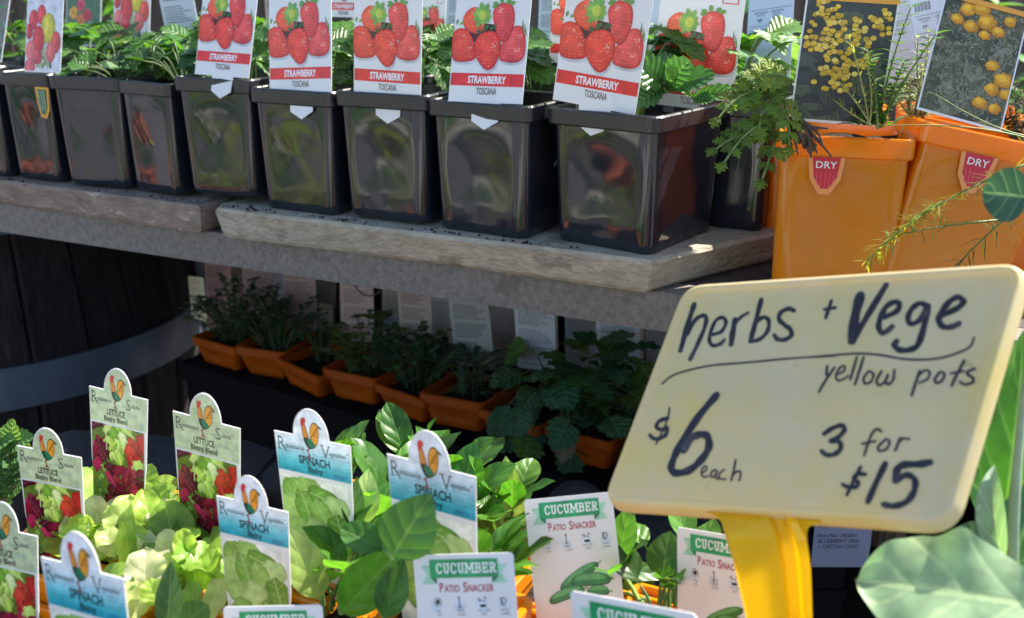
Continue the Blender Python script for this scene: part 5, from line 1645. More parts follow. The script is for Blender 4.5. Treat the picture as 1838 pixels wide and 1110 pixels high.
def rosette(lv, st, c, r, n, L, W, prof, el, pet, cols, fold=.2, bend=.6, wav=.1, nu=9, nv=3, wfreq=2.5, az0=None, teeth=0):
    for k in range(n):
        az = (az0 if az0 is not None else 0) + k * 2.4 + r.uniform(-.4, .4)
        e = r.uniform(*el)
        p0 = c + Vector((math.cos(az) * .004, math.sin(az) * .004, 0))
        pl = pet * r.uniform(.6, 1.2)
        p1 = p0 + polar(az, min(1.5, e + .25)) * pl
        cc = vary(r.choice(cols), r, .18)
        tube(st, curve3(p0, p0 + Z * pl * .6, p1, 4), [.0016, .0015, .0013, .0012, .001], 5, tuple(v * 1.3 + .03 for v in cc))
        leaf(lv, p1, polar(az, e), Z + Vector((0, 0, 0)), L * r.uniform(.7, 1.15), W * r.uniform(.8, 1.15), prof, nu=nu, nv=nv, fold=fold * r.uniform(.3, 1.3), bend=bend * r.uniform(.4, 1.5), wav=wav, wfreq=wfreq, twist=r.uniform(-.5, .5), col=cc, r=r, teeth=teeth)

LC = [(.30, .45, .07), (.42, .54, .15), (.20, .34, .045), (.14, .26, .03)]
SC = [(.05, .16, .02), (.075, .22, .028), (.11, .28, .04), (.04, .12, .02)]
zt = .580
PAL, BRT, YG, LIT = (.58, .60, .36), (.50, .60, .22), (.36, .52, .08), (.20, .36, .04)  # PAL and BRT hold the glare of the sun in the leaf colour
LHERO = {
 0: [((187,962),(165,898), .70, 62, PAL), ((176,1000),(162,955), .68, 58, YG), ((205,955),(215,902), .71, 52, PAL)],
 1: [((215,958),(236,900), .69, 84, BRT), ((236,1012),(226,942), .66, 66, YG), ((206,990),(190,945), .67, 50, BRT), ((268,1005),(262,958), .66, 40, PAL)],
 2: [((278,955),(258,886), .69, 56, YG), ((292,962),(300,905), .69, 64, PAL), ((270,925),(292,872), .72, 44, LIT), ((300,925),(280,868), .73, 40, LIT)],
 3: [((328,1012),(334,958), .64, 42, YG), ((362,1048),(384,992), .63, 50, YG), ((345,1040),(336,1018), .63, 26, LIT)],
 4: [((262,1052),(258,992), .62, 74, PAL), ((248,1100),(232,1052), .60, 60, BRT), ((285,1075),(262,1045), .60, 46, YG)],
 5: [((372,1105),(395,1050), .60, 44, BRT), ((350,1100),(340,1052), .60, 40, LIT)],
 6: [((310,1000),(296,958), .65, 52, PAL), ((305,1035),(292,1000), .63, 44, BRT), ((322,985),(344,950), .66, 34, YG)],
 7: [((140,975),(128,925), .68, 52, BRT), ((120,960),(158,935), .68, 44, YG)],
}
lett = [((180,935), 'pale butter lettuce seedling between the two left lettuce labels'), ((225,985), 'sun-bright lettuce seedling right of the orange-tinted lettuce label'), ((280,930), 'yellow-green lettuce seedling left of the second lettuce label from the left rear'),
        ((340,1010), 'small lettuce seedling below the lettuce label beside the near spinach label'), ((250,1060), 'broad lettuce seedling right of the nearest spinach label'), ((370,1070), 'lettuce seedling with rounded leaves left of the middle spinach label'),
        ((300,985), 'lettuce seedling with lit upright leaves in the middle of the lettuces'), ((140,985), 'lettuce seedling tucked behind the nearest spinach label')]
for i, (px, lb) in enumerate(lett):
    c = atZ(*px, zt)
    root = thing('lettuce_seedling', lb, 'seedling', c, 'lettuce seedlings in the foreground')
    r = random.Random(300 + i)
    lv, st = MB(), MB()
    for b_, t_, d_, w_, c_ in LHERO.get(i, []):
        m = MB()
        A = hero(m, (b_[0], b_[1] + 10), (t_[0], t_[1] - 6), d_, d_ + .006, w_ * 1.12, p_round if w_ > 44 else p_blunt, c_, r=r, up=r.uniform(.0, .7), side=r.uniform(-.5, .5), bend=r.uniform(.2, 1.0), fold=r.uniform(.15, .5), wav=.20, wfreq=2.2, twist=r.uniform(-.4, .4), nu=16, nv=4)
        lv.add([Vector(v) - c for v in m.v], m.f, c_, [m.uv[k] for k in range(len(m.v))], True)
        tube(st, curve3(Vector((0, 0, 0)), (A - c) * .5, A - c, 4), .0016, 5, (.4, .5, .16))
    for k in range({2: 0, 3: 0, 6: 0, 4: 1, 5: 1, 0: 1, 1: 1}.get(i, 2)):
        q = Vector((r.uniform(-.026, .026), r.uniform(-.026, .026), 0))
        rosette(lv, st, q, r, 5, .040, .0205, p_blunt if k % 2 else p_round, (.2, 1.1), .014, LC, bend=.7, wav=.12, fold=.25, nu=12)
    for k in range(2 if i in (2, 3, 6) else 1):
        q = Vector((r.uniform(-.03, .03), r.uniform(-.03, .02), 0))
        rosette(lv, st, q, r, 4, .030, .0125, p_spoon, (.5, 1.35), .016, [(.17, .32, .04), (.24, .40, .055), (.12, .25, .03)], bend=.5, wav=.06, fold=.25)
    st.build('stems', M['stem']).parent = root; lv.build('leaves', M['lettuce_leaf']).parent = root
    seed_pot(c, ' '.join(('orange seedling pot of the ' + lb.replace(' seedling', '')).split()[:16]))
spin = [((560,1010), 'spinach seedling with pale sunlit leaves right of the middle spinach label', 1.0), ((610,1085), 'spinach seedling at the bottom edge with a large bright leaf', 1.0), ((660,985), 'spinach seedling with broad dark leaves left of the leaf-covered spinach label', 1.0),
        ((640,915), 'spinach seedling between the two far spinach labels', .9), ((700,1080), 'spinach seedling left of the cucumber label cut below its icons', .9), ((870,955), 'spinach seedling with narrow upright leaves left of the full cucumber label', .9),
        ((868,1078), 'spinach seedling in the gap between the two middle cucumber labels', .9), ((1150,1085), 'dark spinach seedling between the full cucumber label and the sign stem', .75), ((545,1095), 'low spinach seedling at the bottom edge right of the middle spinach label', .6), ((700,900), 'spinach seedling with pale blurred leaves behind the leaf-covered spinach label', .9), ((930,1000), 'spinach seedling rising at the left edge of the full cucumber label', .8), ((600,985), 'small spinach seedling under the far spinach label with the clear picture', .65), ((845,1010), 'spinach seedling of thin upright leaves above the cucumber label cut below its icons', .85), ((1200,1075), 'dark spinach seedling left of the cucumber label behind the stake', .7)]
sroots = []
for i, (px, lb, k_) in enumerate(spin):
    c = atZ(*px, zt)
    root = thing('spinach_seedling', lb, 'seedling', c, 'spinach seedlings in the foreground')
    r = random.Random(400 + i)
    lv, st = MB(), MB()
    for k in range(0 if i == 0 else 1 if i in (1, 8) else 2):
        q = Vector((r.uniform(-.026, .026), r.uniform(-.026, .026), 0))
        rosette(lv, st, q, r, 6 if i in (5, 6, 10, 12) else 4, .055 * k_, .0150 * k_, p_spoon, (.7, 1.45), .032, SC, bend=.6, wav=.06, fold=.25)
    sroots.append((root, lv, st, c))
    o = seed_pot(c, ' '.join(('orange seedling pot of the ' + lb.replace('spinach seedling', 'spinach')).split()[:16]))
    if i in (6, 7, 10, 13): o.scale = (.86, .86, .84)
def add_hero(i, b, t, d0, d1, wpx, prof, col, **kw):
    root, lv, st, c = sroots[i]
    m = MB()
    A = hero(m, b, t, d0, d1, wpx, prof, col, r=random.Random(b[0]), **kw)
    lv.add([Vector(v) - c for v in m.v], m.f, col, [m.uv[k] for k in range(len(m.v))], True)
    tube(st, curve3(Vector((0, 0, 0)), (A - c) * .5 + Vector((0, 0, .01)), A - c, 4), .0018, 5, (.2, .32, .08))
add_hero(2, (703,1000), (768,893), .535, .535, 122, p_ovate, (.030, .095, .024), up=.2, bend=.25, fold=.12, nu=14)
add_hero(1, (612,1100), (716,990), .565, .565, 100, p_round, (.09, .26, .02), up=.1, bend=-.2, fold=.2, nu=14)
add_hero(2, (685,985), (615,945), .58, .58, 66, p_round, (.05, .15, .022), up=.5, bend=.4, nu=12)
add_hero(2, (690,1110), (720,1010), .555, .555, 70, p_ovate, (.05, .16, .035), up=.3, bend=.3, nu=12)
add_hero(5, (925,985), (908,823), .70, .72, 62, p_spoon, (.30, .42, .14), up=-.1, bend=.15, fold=.2, nu=14)
add_hero(5, (880,985), (852,905), .70, .70, 36, p_lance, (.09, .2, .03), up=.2, bend=.2)
add_hero(5, (868,990), (900,880), .70, .70, 24, p_lance, (.12, .24, .04), up=.2, bend=.3)
add_hero(6, (915,1090), (935,930), .67, .69, 52, p_lance, (.08, .22, .03), up=.2, bend=.3)
add_hero(0, (575,1075), (520,950), .60, .605, 84, p_ovate, (.26, .36, .10), up=.3, bend=.4, nu=12)
add_hero(3, (650,945), (660,845), .65, .66, 60, p_ovate, (.30, .42, .15), up=.3, bend=.5, nu=12)
add_hero(3, (630,945), (640,860), .645, .65, 46, p_lance, (.04, .11, .02), up=.2, bend=.3, nu=12)
add_hero(9, (690,960), (688,830), .74, .76, 46, p_spoon, (.36, .46, .24), up=.2, bend=.2, nu=12)
add_hero(7, (1100,1020), (1205,1030), .70, .70, 44, p_ovate, (.07, .17, .04), up=.9, bend=.3, nu=12)
add_hero(7, (1160,1085), (1150,1028), .70, .70, 50, p_round, (.05, .13, .045), up=.3, bend=.2, nu=12)
add_hero(7, (1175,1085), (1225,1048), .70, .70, 36, p_ovate, (.05, .13, .05), up=.5, bend=.3, nu=12)
add_hero(7, (1110,1070), (1142,1042), .69, .70, 30, p_ovate, (.14, .30, .05), up=.9, bend=.2, nu=12)
for root, lv, st, c in sroots:
    st.build('stems', M['stem']).parent = root; lv.build('leaves', M['spinach_leaf']).parent = root
for (kind, B, ex, up), row in zip(fgpose, fg):
    near = [o for o in COL.objects if o.name.startswith('seedling_pot') and (Vector((o.location.x, o.location.y)) - B.xy).length < .052]
    if not near:
        n = ex.cross(up)
        c = B - Vector((n.x, n.y, 0)) * .012
        o = seed_pot(c, ' '.join(('orange seedling pot of the ' + row[6]).split()[:16]))
        o.scale = (1, 1, max(.8, (B.z + .012 - .471) / .11))

c = atZ(300, 1130, .59)
root = thing('basil_seedling', 'single dark pointed leaf standing up at the bottom edge right of the nearest spinach label', 'seedling', c)
mb = MB()
hero(mb, (300,1135), (306,1015), .55, .555, 56, p_ovate, (.035, .10, .03), up=.2, bend=.2, fold=.2, nu=12)
hero(mb, (325,1125), (372,1085), .56, .57, 70, p_round, (.10, .22, .03), up=.9, bend=.2, fold=.1, nu=12)
adopt(mb.build('leaves', M['spinach_leaf']), root)
seed_pot(c, 'orange seedling pot under the single dark pointed leaf')

c = atZ(-5, 930, .575)
root = thing('mint_sprig', 'mint sprig with pinkish stems at the left edge above the lettuce labels', 'seedling', c)
lv, st = MB(), MB()
r = random.Random(8)
for a, b in (((-5, 930), (22, 800)), ((0, 905), (-12, 800)), ((8, 900), (42, 830))):
    A, B = atY(*a, .74), atY(*b, .745)
    pts = curve3(A, (A + B) / 2 + Vector((.004, 0, 0)), B, 6)
    tube(st, pts, .0014, 5, (.30, .18, .14))
    for k in range(1, 7):
        for s_ in (-1, 1): leaf(lv, pts[k], Vector((s_ * .8, -.3, .55)), Vector((0, -.6, .8)), .010 + .002 * k, .005 + .0008 * k, p_ovate, nu=10, nv=3, fold=.25, bend=.4, teeth=.06, col=vary((.10, .20, .06), r), r=r)
    leaf(lv, B, Vector((.1, 0, 1)), Vector((0, -.8, .5)), .022, .008, p_ovate, nu=10, nv=3, fold=.3, bend=.2, teeth=.06, col=(.12, .22, .07), r=r)
adopt(st.build('stems', M['stem']), root); adopt(lv.build('leaves', M['herb_leaf']), root)

# ------------------------------------------------------------------ brassica seedling at the right
root = thing('brassica_seedling', 'broad pale blue-green brassica leaves on thick stems at the lower right beside the sign', 'seedling', atZ(1835, 1250, .60))
lv, st = MB(), MB()
bc = (.32, .48, .26)
hero(lv, (1880,1092), (1545,1025),   .445, .47, 250, p_cab, bc, up=.5, bend=.35, fold=.12, nu=40, nv=6, wav=.10, wfreq=2.3, r=random.Random(2))
hero(lv, (1800,1010), (1752,830), .50, .52, 60, p_ovate, (.28, .42, .30), up=.2, side=-.6, bend=.9, fold=.7, nu=14, nv=4, r=random.Random(3))
hero(lv, (1795,960), (1862,600), .55, .57, 130, p_ovate, (.10, .30, .02), up=.1, side=.3, bend=.4, fold=.2, nu=14, nv=4, r=random.Random(5))
hero(lv, (1792,860), (1758,700), .57, .58, 90, p_round, (.16, .32, .22), up=.3, side=-.3, bend=.8, fold=.2, nu=14, nv=4, wav=.12, r=random.Random(6))
hero(lv, (1790,1000), (1700,960), .53, .55, 110, p_round, (.07, .17, .10), up=.7, bend=.3, nu=12, nv=4, r=random.Random(7))
hero(lv, (1805,1050), (1870,850), .52, .54, 120, p_ovate, (.06, .17, .08), up=.2, bend=.3, nu=12, nv=4, r=random.Random(8))
hero(lv, (1800,960), (1790,730), .60, .61, 120, p_ovate, (.05, .16, .06), up=.1, bend=.2, nu=12, nv=4, r=random.Random(9))
hero(lv, (1845,355), (1768,345), .62, .62, 100, p_round, (.030, .085, .055), up=.1, bend=.3, fold=.2, nu=14, nv=4, r=random.Random(10))
adopt(lv.build('leaves', M['cabbage_leaf']), root)
b0 = root.location
for pts, rd in ((curve3(b0, atY(1790, 1000, .5), atY(1856, 590, .565), 10), [.0042 - .00022 * k for k in range(11)]), (curve3(b0, atY(1880, 1150, .44), atY(1868, 1092, .446), 8), [.004, .004, .0038, .0036, .0034, .003, .0028, .0026, .0024]), (curve3(atY(1850, 360, .62), atY(1880, 700, .55), b0, 8), [.0025] * 9)):
    tube(st, pts, rd, 8, (.34, .46, .28))
adopt(st.build('stems', M['stem']), root)
o = seed_pot(b0, 'orange seedling pot of the broad pale brassica beside the sign')
o.scale = (1.1, 1.1, 1.18)

# ------------------------------------------------------------------ crate with a shipping sticker
A = atY(1500, 985, 1.02)
root = thing('black_crate', 'black crate with a pale blue printed shipping sticker behind the sign stem', 'crate', (A.x, A.y + .04, 0))
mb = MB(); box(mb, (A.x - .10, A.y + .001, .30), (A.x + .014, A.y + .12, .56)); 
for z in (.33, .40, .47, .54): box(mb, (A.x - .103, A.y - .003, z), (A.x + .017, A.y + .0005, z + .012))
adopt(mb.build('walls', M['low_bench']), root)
a, b, c = atY(1464, 935, A.y - .005), atY(1522, 940, A.y - .005), atY(1468, 1018, A.y - .005)
w = .062
mt = frame(Vector((a.x + .031, A.y - .005, c.z)), Vector((1, 0, 0)), Vector((0, 0, 1)), Vector((0, -1, 0)))
P = Print(w, .062)
P.rect(-.01, -.25, 1.0, 1.0, c8(132, 142, 168), 0)
for s, x0, x1, y in (('Pack 599579', .06, .56, .06), ('Qty.    4L2106', .06, .66, .15), ('Item No: 783001', .06, .74, .33), ('BLUEBERRY 3906', .08, .80, .44), ('1 CARTON CONT', .10, .80, .55), ('L', .86, .90, .06), ('P', .86, .90, .16)):
    P.text(s, x0, y, x1, y + .075, c8(36, 38, 48), 1, bold=.008)
o = P.mb.build('shipping_sticker', M['matte_print'], None, mt)
adopt(o, root)

# ------------------------------------------------------------------ yellow price sign
sy, sl_ = R(-36), R(34)
SN = Vector((math.sin(sy) * math.cos(sl_), -math.cos(sy) * math.cos(sl_), math.sin(sl_)))
SC0 = Vector((0, 0, CAMH)) + ray(1460, 705) * .58
qd = [onplane(x, y, SC0, SN) for x, y in ((1230, 514), (1842, 473), (1702, 943), (1082, 903))]
cen = sum(qd, Vector()) / 4
sx = (qd[1] - qd[0]).normalized(); sup = SN.cross(sx)
foot = atZ(1420, 1330, .50)
root = thing('price_sign', 'yellow plastic price sign with raised rim and handwritten black prices on an amber stake', 'sign', foot)
def sloc(p): d = p - cen; return Vector((d.dot(sx), d.dot(sup)))
def sw(q, z): return cen + sx * q[0] + sup * q[1] + SN * z
cor = [sloc(p) for p in qd]
outl = []
for i in range(4):
    p, a, b = cor[i], cor[i - 1], cor[(i + 1) % 4]
    rad = .0125
    A, B = p + (a - p).normalized() * rad, p + (b - p).normalized() * rad
    for k in range(7):
        t = k / 6
        outl.append(A * (1 - t) ** 2 + p * 2 * t * (1 - t) + B * t * t)
outl = outl[::-1]
def inset(k):
    n = len(outl); out = []
    for i in range(n):
        a, b = outl[i - 1], outl[(i + 1) % n]
        d = (b - a).normalized()
        out.append(outl[i] + Vector((-d.y, d.x)) * k)
    return out
T = .0022
rings = [[sw(q, z) for q in inset(k)] for k, z in ((-.001, -.0125), (-.0032, -.0115), (-.0028, -.009), (.0, .0004), (.0016, .0018), (.0036, .0014), (.0052, .0))]
mb = MB()
loft(mb, rings, cap0=False, cap1=True, smooth=True)
loft(mb, [[sw(q, z) for q in inset(k)] for k, z in ((.0065, -.0025), (.0035, -.0100), (-.001, -.0125))], cap0=True, cap1=False)
adopt(mb.build('panel', M['sign']), root)
# stake: a channel with a front web and two flanges, tapering to its point
tops = [onplane(x, y, SC0 - SN * .0015, SN) for x, y in ((1268, 918), (1300, 921), (1432, 934), (1476, 938))]
def stake_row(y, xl, xr, yy):
    return atY(xl, y, yy), atY(xr, y, yy)
rows = [(tops[1], tops[2])]
base_y = (tops[1].y + tops[2].y) / 2
for (y, xl, xr) in ((965, 1309, 1448), (1020, 1326, 1455), (1110, 1346, 1458), (1200, 1362, 1454), (1330, 1404, 1428)):
    dy = base_y - .012 + .0 * y
    rows.append(stake_row(y, xl, xr, dy))
mb = MB()
rings = []
for l, r_ in rows:
    back = Vector((0, .0035, 0)); fl = Vector((.010, .016, 0)); fl2 = Vector((-.001, .016, 0))
    k = max(.25, (r_ - l).length / .04)
    q = lambda u, d_: l.lerp(r_, u) + Vector((0, d_, 0)) * k
    rings.append([q(0, 0), q(.60, 0), q(.68, .0055), q(.84, .0055), q(.86, -.004), q(.985, -.003), q(1.0, .001), q(.97, .012), q(.9, .009), q(.6, .008), q(.5, .0035), q(.06, .0035), q(.0, .010), q(-.04, .009)])
loft(mb, rings[::-1], smooth=False)
# flared shoulders where the stake meets the panel
l, r_ = rows[0]; l2, r2 = rows[1]
for a, b, c in ((tops[0], tops[1], l2), (tops[3], tops[2], r2)):
    n = 6; mb2 = MB()
    edge = curve3(a, (a * .25 + b * .75), c, n)
    f = [edge[0]] + edge[1:] + [b]
    fr_ = [p + Vector((0, -.001, 0)) for p in f]; bk = [p + Vector((0, .004, 0)) for p in f]
    loft(mb2, [fr_, bk] if a is tops[3] else [bk, fr_], smooth=False)
    adopt(mb2.build('shoulder', M['sign_stem']), root)
adopt(mb.build('stake', M['sign_stem']), root)

def Z1(p): return (1170 + p[0] / 4.624, 480 + p[1] / 4.624)
def Z2(p): return (1440 + p[0] / 4.618, 480 + p[1] / 4.618)
def Z3(p): return (1080 + p[0] / 4.1125, 680 + p[1] / 4.1125)
def Z4(p): return (1430 + p[0] / 4.505, 720 + p[1] / 4.505)
STR = [
 (Z1, 4.624, 58, [(352,310),(300,470),(238,690)]), (Z1, 4.624, 46, [(292,560),(360,440),(420,402),(452,425),(435,510),(370,660),(318,765)]),
 (Z1, 4.624, 40, [(498,560),(575,535),(615,465),(590,418),(530,445),(485,550),(480,620),(515,652),(570,635),(600,605)]),
 (Z1, 4.624, 58, [(692,435),(672,540),(658,640)]), (Z1, 4.624, 34, [(690,470),(740,415),(800,378)]),
 (Z1, 4.624, 50, [(908,270),(870,420),(818,615)]), (Z1, 4.624, 42, [(862,460),(925,415),(970,445),(960,530),(900,595),(822,618)]),
 (Z1, 4.624, 46, [(1180,362),(1140,345),(1075,372),(1055,430),(1100,478),(1152,520),(1155,570),(1100,602),(1045,598),(1018,565)]),
 (Z1, 4.624, 21, [(85,968),(160,907),(260,868),(480,818),(800,790),(1180,755),(1526,736)]),
 (Z2, 4.618, 22, [(30,748),(200,735),(450,716),(640,727),(850,762),(1050,765),(1200,740),(1340,690),(1400,648),(1424,585)]),
 (Z2, 4.618, 36, [(242,278),(195,420)]), (Z2, 4.618, 34, [(185,350),(275,336)]),
 (Z2, 4.618, 88, [(482,235),(440,400),(412,610)]), (Z2, 4.618, 58, [(425,600),(560,370),(695,150)]),
 (Z2, 4.618, 52, [(675,415),(780,368),(805,310),(765,288),(695,330),(645,430),(635,505),(665,545),(710,525),(745,492)]),
 (Z2, 4.618, 50, [(1030,318),(970,300),(905,352),(876,425),(905,470),(970,440),(1025,345)]), (Z2, 4.618, 56, [(1042,320),(1012,480),(960,640),(890,685),(805,685),(765,645),(782,615)]),
 (Z2, 4.618, 54, [(1165,398),(1285,340),(1335,285),(1290,250),(1215,292),(1145,390),(1135,455),(1180,498),(1255,490),(1298,468)]),
 (Z2, 4.618, 27, [(207,822),(202,888),(226,898)]), (Z2, 4.618, 25, [(268,832),(200,930),(138,1035)]),
 (Z2, 4.618, 22, [(285,890),(345,862),(350,822),(315,832),(282,890),(292,938),(340,930),(382,902)]), (Z2, 4.618, 24, [(454,745),(398,932)]), (Z2, 4.618, 24, [(510,745),(437,975)]),
 (Z2, 4.618, 23, [(552,862),(510,920),(522,966),(568,950),(592,892),(562,862)]), (Z2, 4.618, 25, [(658,862),(618,938),(637,980),(685,950),(714,885),(692,945),(715,972),(755,930),(764,852)]),
 (Z2, 4.618, 26, [(974,862),(940,960),(907,1065)]), (Z2, 4.618, 22, [(962,900),(1020,855),(1056,872),(1038,928),(972,958)]),
 (Z2, 4.618, 24, [(1140,872),(1098,930),(1120,962),(1165,932),(1178,885),(1145,868)]), (Z2, 4.618, 26, [(1343,775),(1282,890),(1238,985)]), (Z2, 4.618, 22, [(1232,880),(1338,862)]),
 (Z2, 4.618, 26, [(1432,842),(1372,868),(1372,890),(1418,922),(1408,958),(1345,972),(1308,950)]),
 (Z3, 4.1125, 17, [(502,215),(480,320),(402,485)]), (Z3, 4.1125, 36, [(488,292),(425,315),(405,360),(450,378),(482,362),(478,408),(440,438),(392,446),(356,418)]),
 (Z3, 4.1125, 64, [(850,122),(720,275),(592,470),(528,600),(516,672),(560,698),(650,675),(735,600),(790,512),(785,435),(740,412),(665,440),(605,530)]),
 (Z3, 4.1125, 16, [(740,700),(775,672),(770,648),(747,660),(737,705),(760,728),(790,716)]), (Z3, 4.1125, 16, [(842,672),(812,690),(812,728),(842,712),(850,675),(846,738),(868,735)]), (Z3, 4.1125, 16, [(908,672),(872,700),(872,738),(918,744)]),
 (Z3, 4.1125, 18, [(990,602),(975,680),(957,752)]), (Z3, 4.1125, 18, [(966,712),(1008,683),(1028,700),(1016,752)]),
 (Z4, 4.505, 42, [(222,268),(290,222),(368,200),(385,240),(330,300),(272,325),(345,332),(355,390),(300,435),(240,436),(203,408)]),
 (Z4, 4.505, 23, [(685,248),(650,228),(612,262),(576,350),(547,440)]), (Z4, 4.505, 21, [(528,348),(638,326)]), (Z4, 4.505, 23, [(720,312),(662,370),(672,406),(728,388),(752,332),(725,310)]), (Z4, 4.505, 23, [(838,302),(815,360),(797,402)]), (Z4, 4.505, 22, [(816,348),(860,307),(912,310)]),
 (Z4, 4.505, 32, [(518,535),(407,760)]), (Z4, 4.505, 36, [(556,595),(492,592),(464,630),(498,660),(478,698),(420,698),(372,677)]),
 (Z4, 4.505, 50, [(718,508),(640,670),(577,815)]),
 (Z4, 4.505, 60, [(1078,497),(1000,512),(870,518),(815,555),(800,645)]), (Z4, 4.505, 52, [(800,650),(890,600),(955,640),(950,730),(890,815),(790,852),(705,838)]),
]
mb = MB()
lay = 0.00006
r = random.Random(17)
def catmull(p, m=6):
    out = []
    for i in range(len(p) - 1):
        a, b, c, d = p[max(i - 1, 0)], p[i], p[i + 1], p[min(i + 2, len(p) - 1)]
        for k in range(m):
            t = k / m
            out.append(b * 1.0 + (c - a) * (.5 * t) + (a * 2 - b * 5 + c * 4 - d) * (.5 * t * t) + (b * 3 - c * 3 + d - a) * (.5 * t ** 3))
    out.append(p[-1])
    return out
for f, sc, wd, pts in STR:
    p2 = [sloc(onplane(*f(q), SC0, SN)) for q in pts]
    p2 = catmull(p2)
    mpp = (onplane(1470, 705, SC0, SN) - onplane(1460, 705, SC0, SN)).length / 10
    hw = wd / sc * mpp / 2 * .92
    n = len(p2)
    col = (.012, .010, .016) if wd > 30 else (.030, .018, .024)
    L_, R_ = [], []
    for i, p in enumerate(p2):
        d = (p2[min(i + 1, n - 1)] - p2[max(i - 1, 0)]).normalized()
        nn = Vector((-d.y, d.x)) * hw * (1 + .10 * math.sin(i * .9 + wd) * (1 if wd > 30 else .5)) * (.90 if i in (0, n - 1) else 1)
        z = lay + .0000006 * i
        for u in (1, .72, .2, -.35, -.75, -1): L_.append(sw(p + nn * u, z))
    for i in range(n - 1):
        for j in range(5):
            a = 6 * i + j
            edge = j in (0, 4)
            q = r.random() * (1.0 if wd > 30 else .5)
            fade = max(0, (i / n - .72)) * .16 + (.03 * q * q if edge else .012 * q ** 4)
            mb.add([L_[a], L_[a + 1], L_[a + 7], L_[a + 6]], [(0, 1, 2, 3)], (col[0] + fade, col[1] + fade * .8, col[2] + fade * .72))
    col = tuple(v + .012 for v in col)
    for e, q in ((0, -1), (n - 1, 1)):
        d = (p2[min(e + 1, n - 1)] - p2[max(e - 1, 0)]).normalized() * q
        nn = Vector((-d.y, d.x))
        cap = [sw(p2[e] + (nn * math.cos(math.pi * k / 8) + d * math.sin(math.pi * k / 8)) * hw * .93, lay + .000038) for k in range(9)]
        mb.add(cap, [tuple(range(9))[::-1]], col)
    lay += .000008
adopt(mb.build('handwriting', M['ink']), root)

# ------------------------------------------------------------------ behind the table: shrubs and a fence
def shrub(lb, x, y, rad, h, seed, cols):
    r = random.Random(seed)
    root = thing('leafy_shrub', lb, 'shrub', (x, y, 0), 'shrubs behind the table')
    lv, st = MB(), MB()
    for k in range(26):
        az = r.uniform(0, 6.28); d = rad * math.sqrt(r.random()); hh = h * r.uniform(.45, 1.0)
        pts = curve3((0, 0, 0), (d * .3 * math.cos(az), d * .3 * math.sin(az), hh * .6), (d * math.cos(az), d * math.sin(az), hh), 8)
        tube(st, pts, .005, 4, (.12, .10, .06))
        for q in range(3, 9):
            for s_ in range(4):
                leaf(lv, pts[q], polar(r.uniform(0, 6.28), r.uniform(-.4, .6)), Z, r.uniform(.05, .10), r.uniform(.018, .03), p_ovate, nu=5, nv=1, bend=r.uniform(.2, 1), col=vary(r.choice(cols), r, .3), r=r)
    st.build('branches', M['twig']).parent = root; lv.build('leaves', M['straw_leaf']).parent = root
gg = [(.06, .16, .03), (.10, .24, .05), (.04, .10, .025), (.14, .28, .06)]
shrub('light green shrub behind the far left end of the table', -1.35, 2.75, .45, 1.05, 1, gg)
shrub('green shrub behind the middle of the table', -.45, 2.6, .42, 1.0, 2, gg)
shrub('dark green shrub behind the right half of the table', .45, 2.35, .42, 1.02, 3, gg)
shrub('green shrub behind the orange pots', 1.15, 2.1, .4, 1.0, 4, gg)
root = thing('timber_fence', 'brown board fence standing behind the shrubs and the table', 'fence', (0, 3.6, 0))
mb = MB()
x = -3.5
while x < 3.5:
    box(mb, (x, 3.60 + rnd.uniform(0, .006), .02), (x + .135, 3.622, 1.45 + rnd.uniform(-.01, .01))); x += .142
mb.build('boards', M['fence'])
adopt(bpy.data.objects['boards'], root)
mb = MB(); box(mb, (-3.5, 3.623, .3), (3.5, 3.66, .38)); box(mb, (-3.5, 3.623, 1.1), (3.5, 3.66, 1.18)); adopt(mb.build('rails', M['fence']), root)

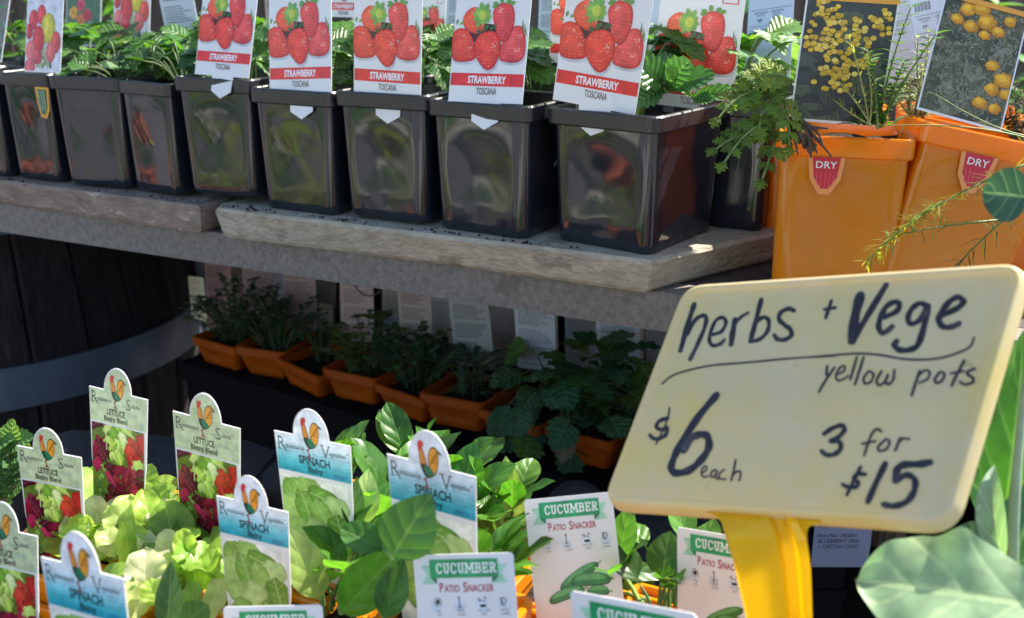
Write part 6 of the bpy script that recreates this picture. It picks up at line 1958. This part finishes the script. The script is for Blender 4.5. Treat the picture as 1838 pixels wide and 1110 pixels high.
# planters added out of frame on the left for the glossy pots to mirror
def planter(lb, x, y, rad, h, col, seed, leafc):
    root = thing('round_planter', lb, 'planter', (x, y, 0), 'planters added out of frame for reflections')
    mb = MB()
    prof = [(.62, 0), (.66, .02), (.95, .8), (1.05, .82), (1.06, .99), (1.0, 1.0), (.93, .98), (.9, .85)]
    loft(mb, [[Vector((rad * p * math.cos(6.2832 * k / 32), rad * p * math.sin(6.2832 * k / 32), h * z)) for k in range(32)] for p, z in prof], col)
    mb.build('pot', M['planter']).parent = root
    r = random.Random(seed)
    lv = MB()
    for k in range(90):
        az = r.uniform(0, 6.28); d = rad * 1.1 * math.sqrt(r.random())
        leaf(lv, Vector((d * math.cos(az), d * math.sin(az), h + r.uniform(.0, .32) * (1.2 - d / rad / 1.5))), polar(az, r.uniform(-.4, 1.0)), Z, r.uniform(.06, .11), r.uniform(.02, .032), p_ovate, nu=5, nv=1, bend=.6, col=vary(leafc, r, .3), r=r)
    lv.build('leaves', M['straw_leaf']).parent = root
planter('unseen coral planter with yellow-green leaves, added left of the lettuces for reflections', -1.15, .78, .13, .40, (.62, .17, .09), 1, (.30, .36, .05))
planter('unseen pale stone planter with green leaves, added second from the lettuces for reflections', -1.75, .28, .2, .45, (.55, .52, .48), 3, (.12, .26, .05))
planter('unseen coral planter with dark leaves, added farthest from the lettuces for reflections', -2.3, .95, .2, .45, (.6, .17, .10), 4, (.05, .14, .03))

# two unseen orange pots added behind the front ones to shade the slab
for k, (x, y) in enumerate(((.345, 1.165), (.48, 1.15))):
    o = dup(po, ('hidden orange pot added behind the upright orange pot to shade the slab', 'hidden orange pot added behind the leaning orange pot to shade the slab')[k])
    o.location = (x, y, .692)
    o.rotation_euler = (0, 0, R(-18))

# crumbs of potting soil spilled along the slabs
r = random.Random(55)
mb = MB()
for k in range(130):
    t, q = r.choice([.11, .24, .36, .48, .50, .60, .70, .9]) + r.gauss(0, .035), -.021 + abs(r.gauss(0, .009))
    if .53 < t < .558: continue
    c = TS(t, q, ZS + .0003); a = r.uniform(.0006, .0022) * (1.6 if r.random() < .06 else 1)
    ring = [c + Vector((math.cos(6.2832 * i / 6) * a * r.uniform(.6, 1.3), math.sin(6.2832 * i / 6) * a * r.uniform(.6, 1.3), 0)) for i in range(6)]
    top = [c + (p - c) * .55 + Z * a * r.uniform(.5, .9) for p in ring]
    loft(mb, [ring, top], smooth=False)
tag(mb.build('soil_crumbs', M['soil']), 'dark crumbs of potting soil spilled along the slab edge below the black pots', 'soil', kind='stuff')
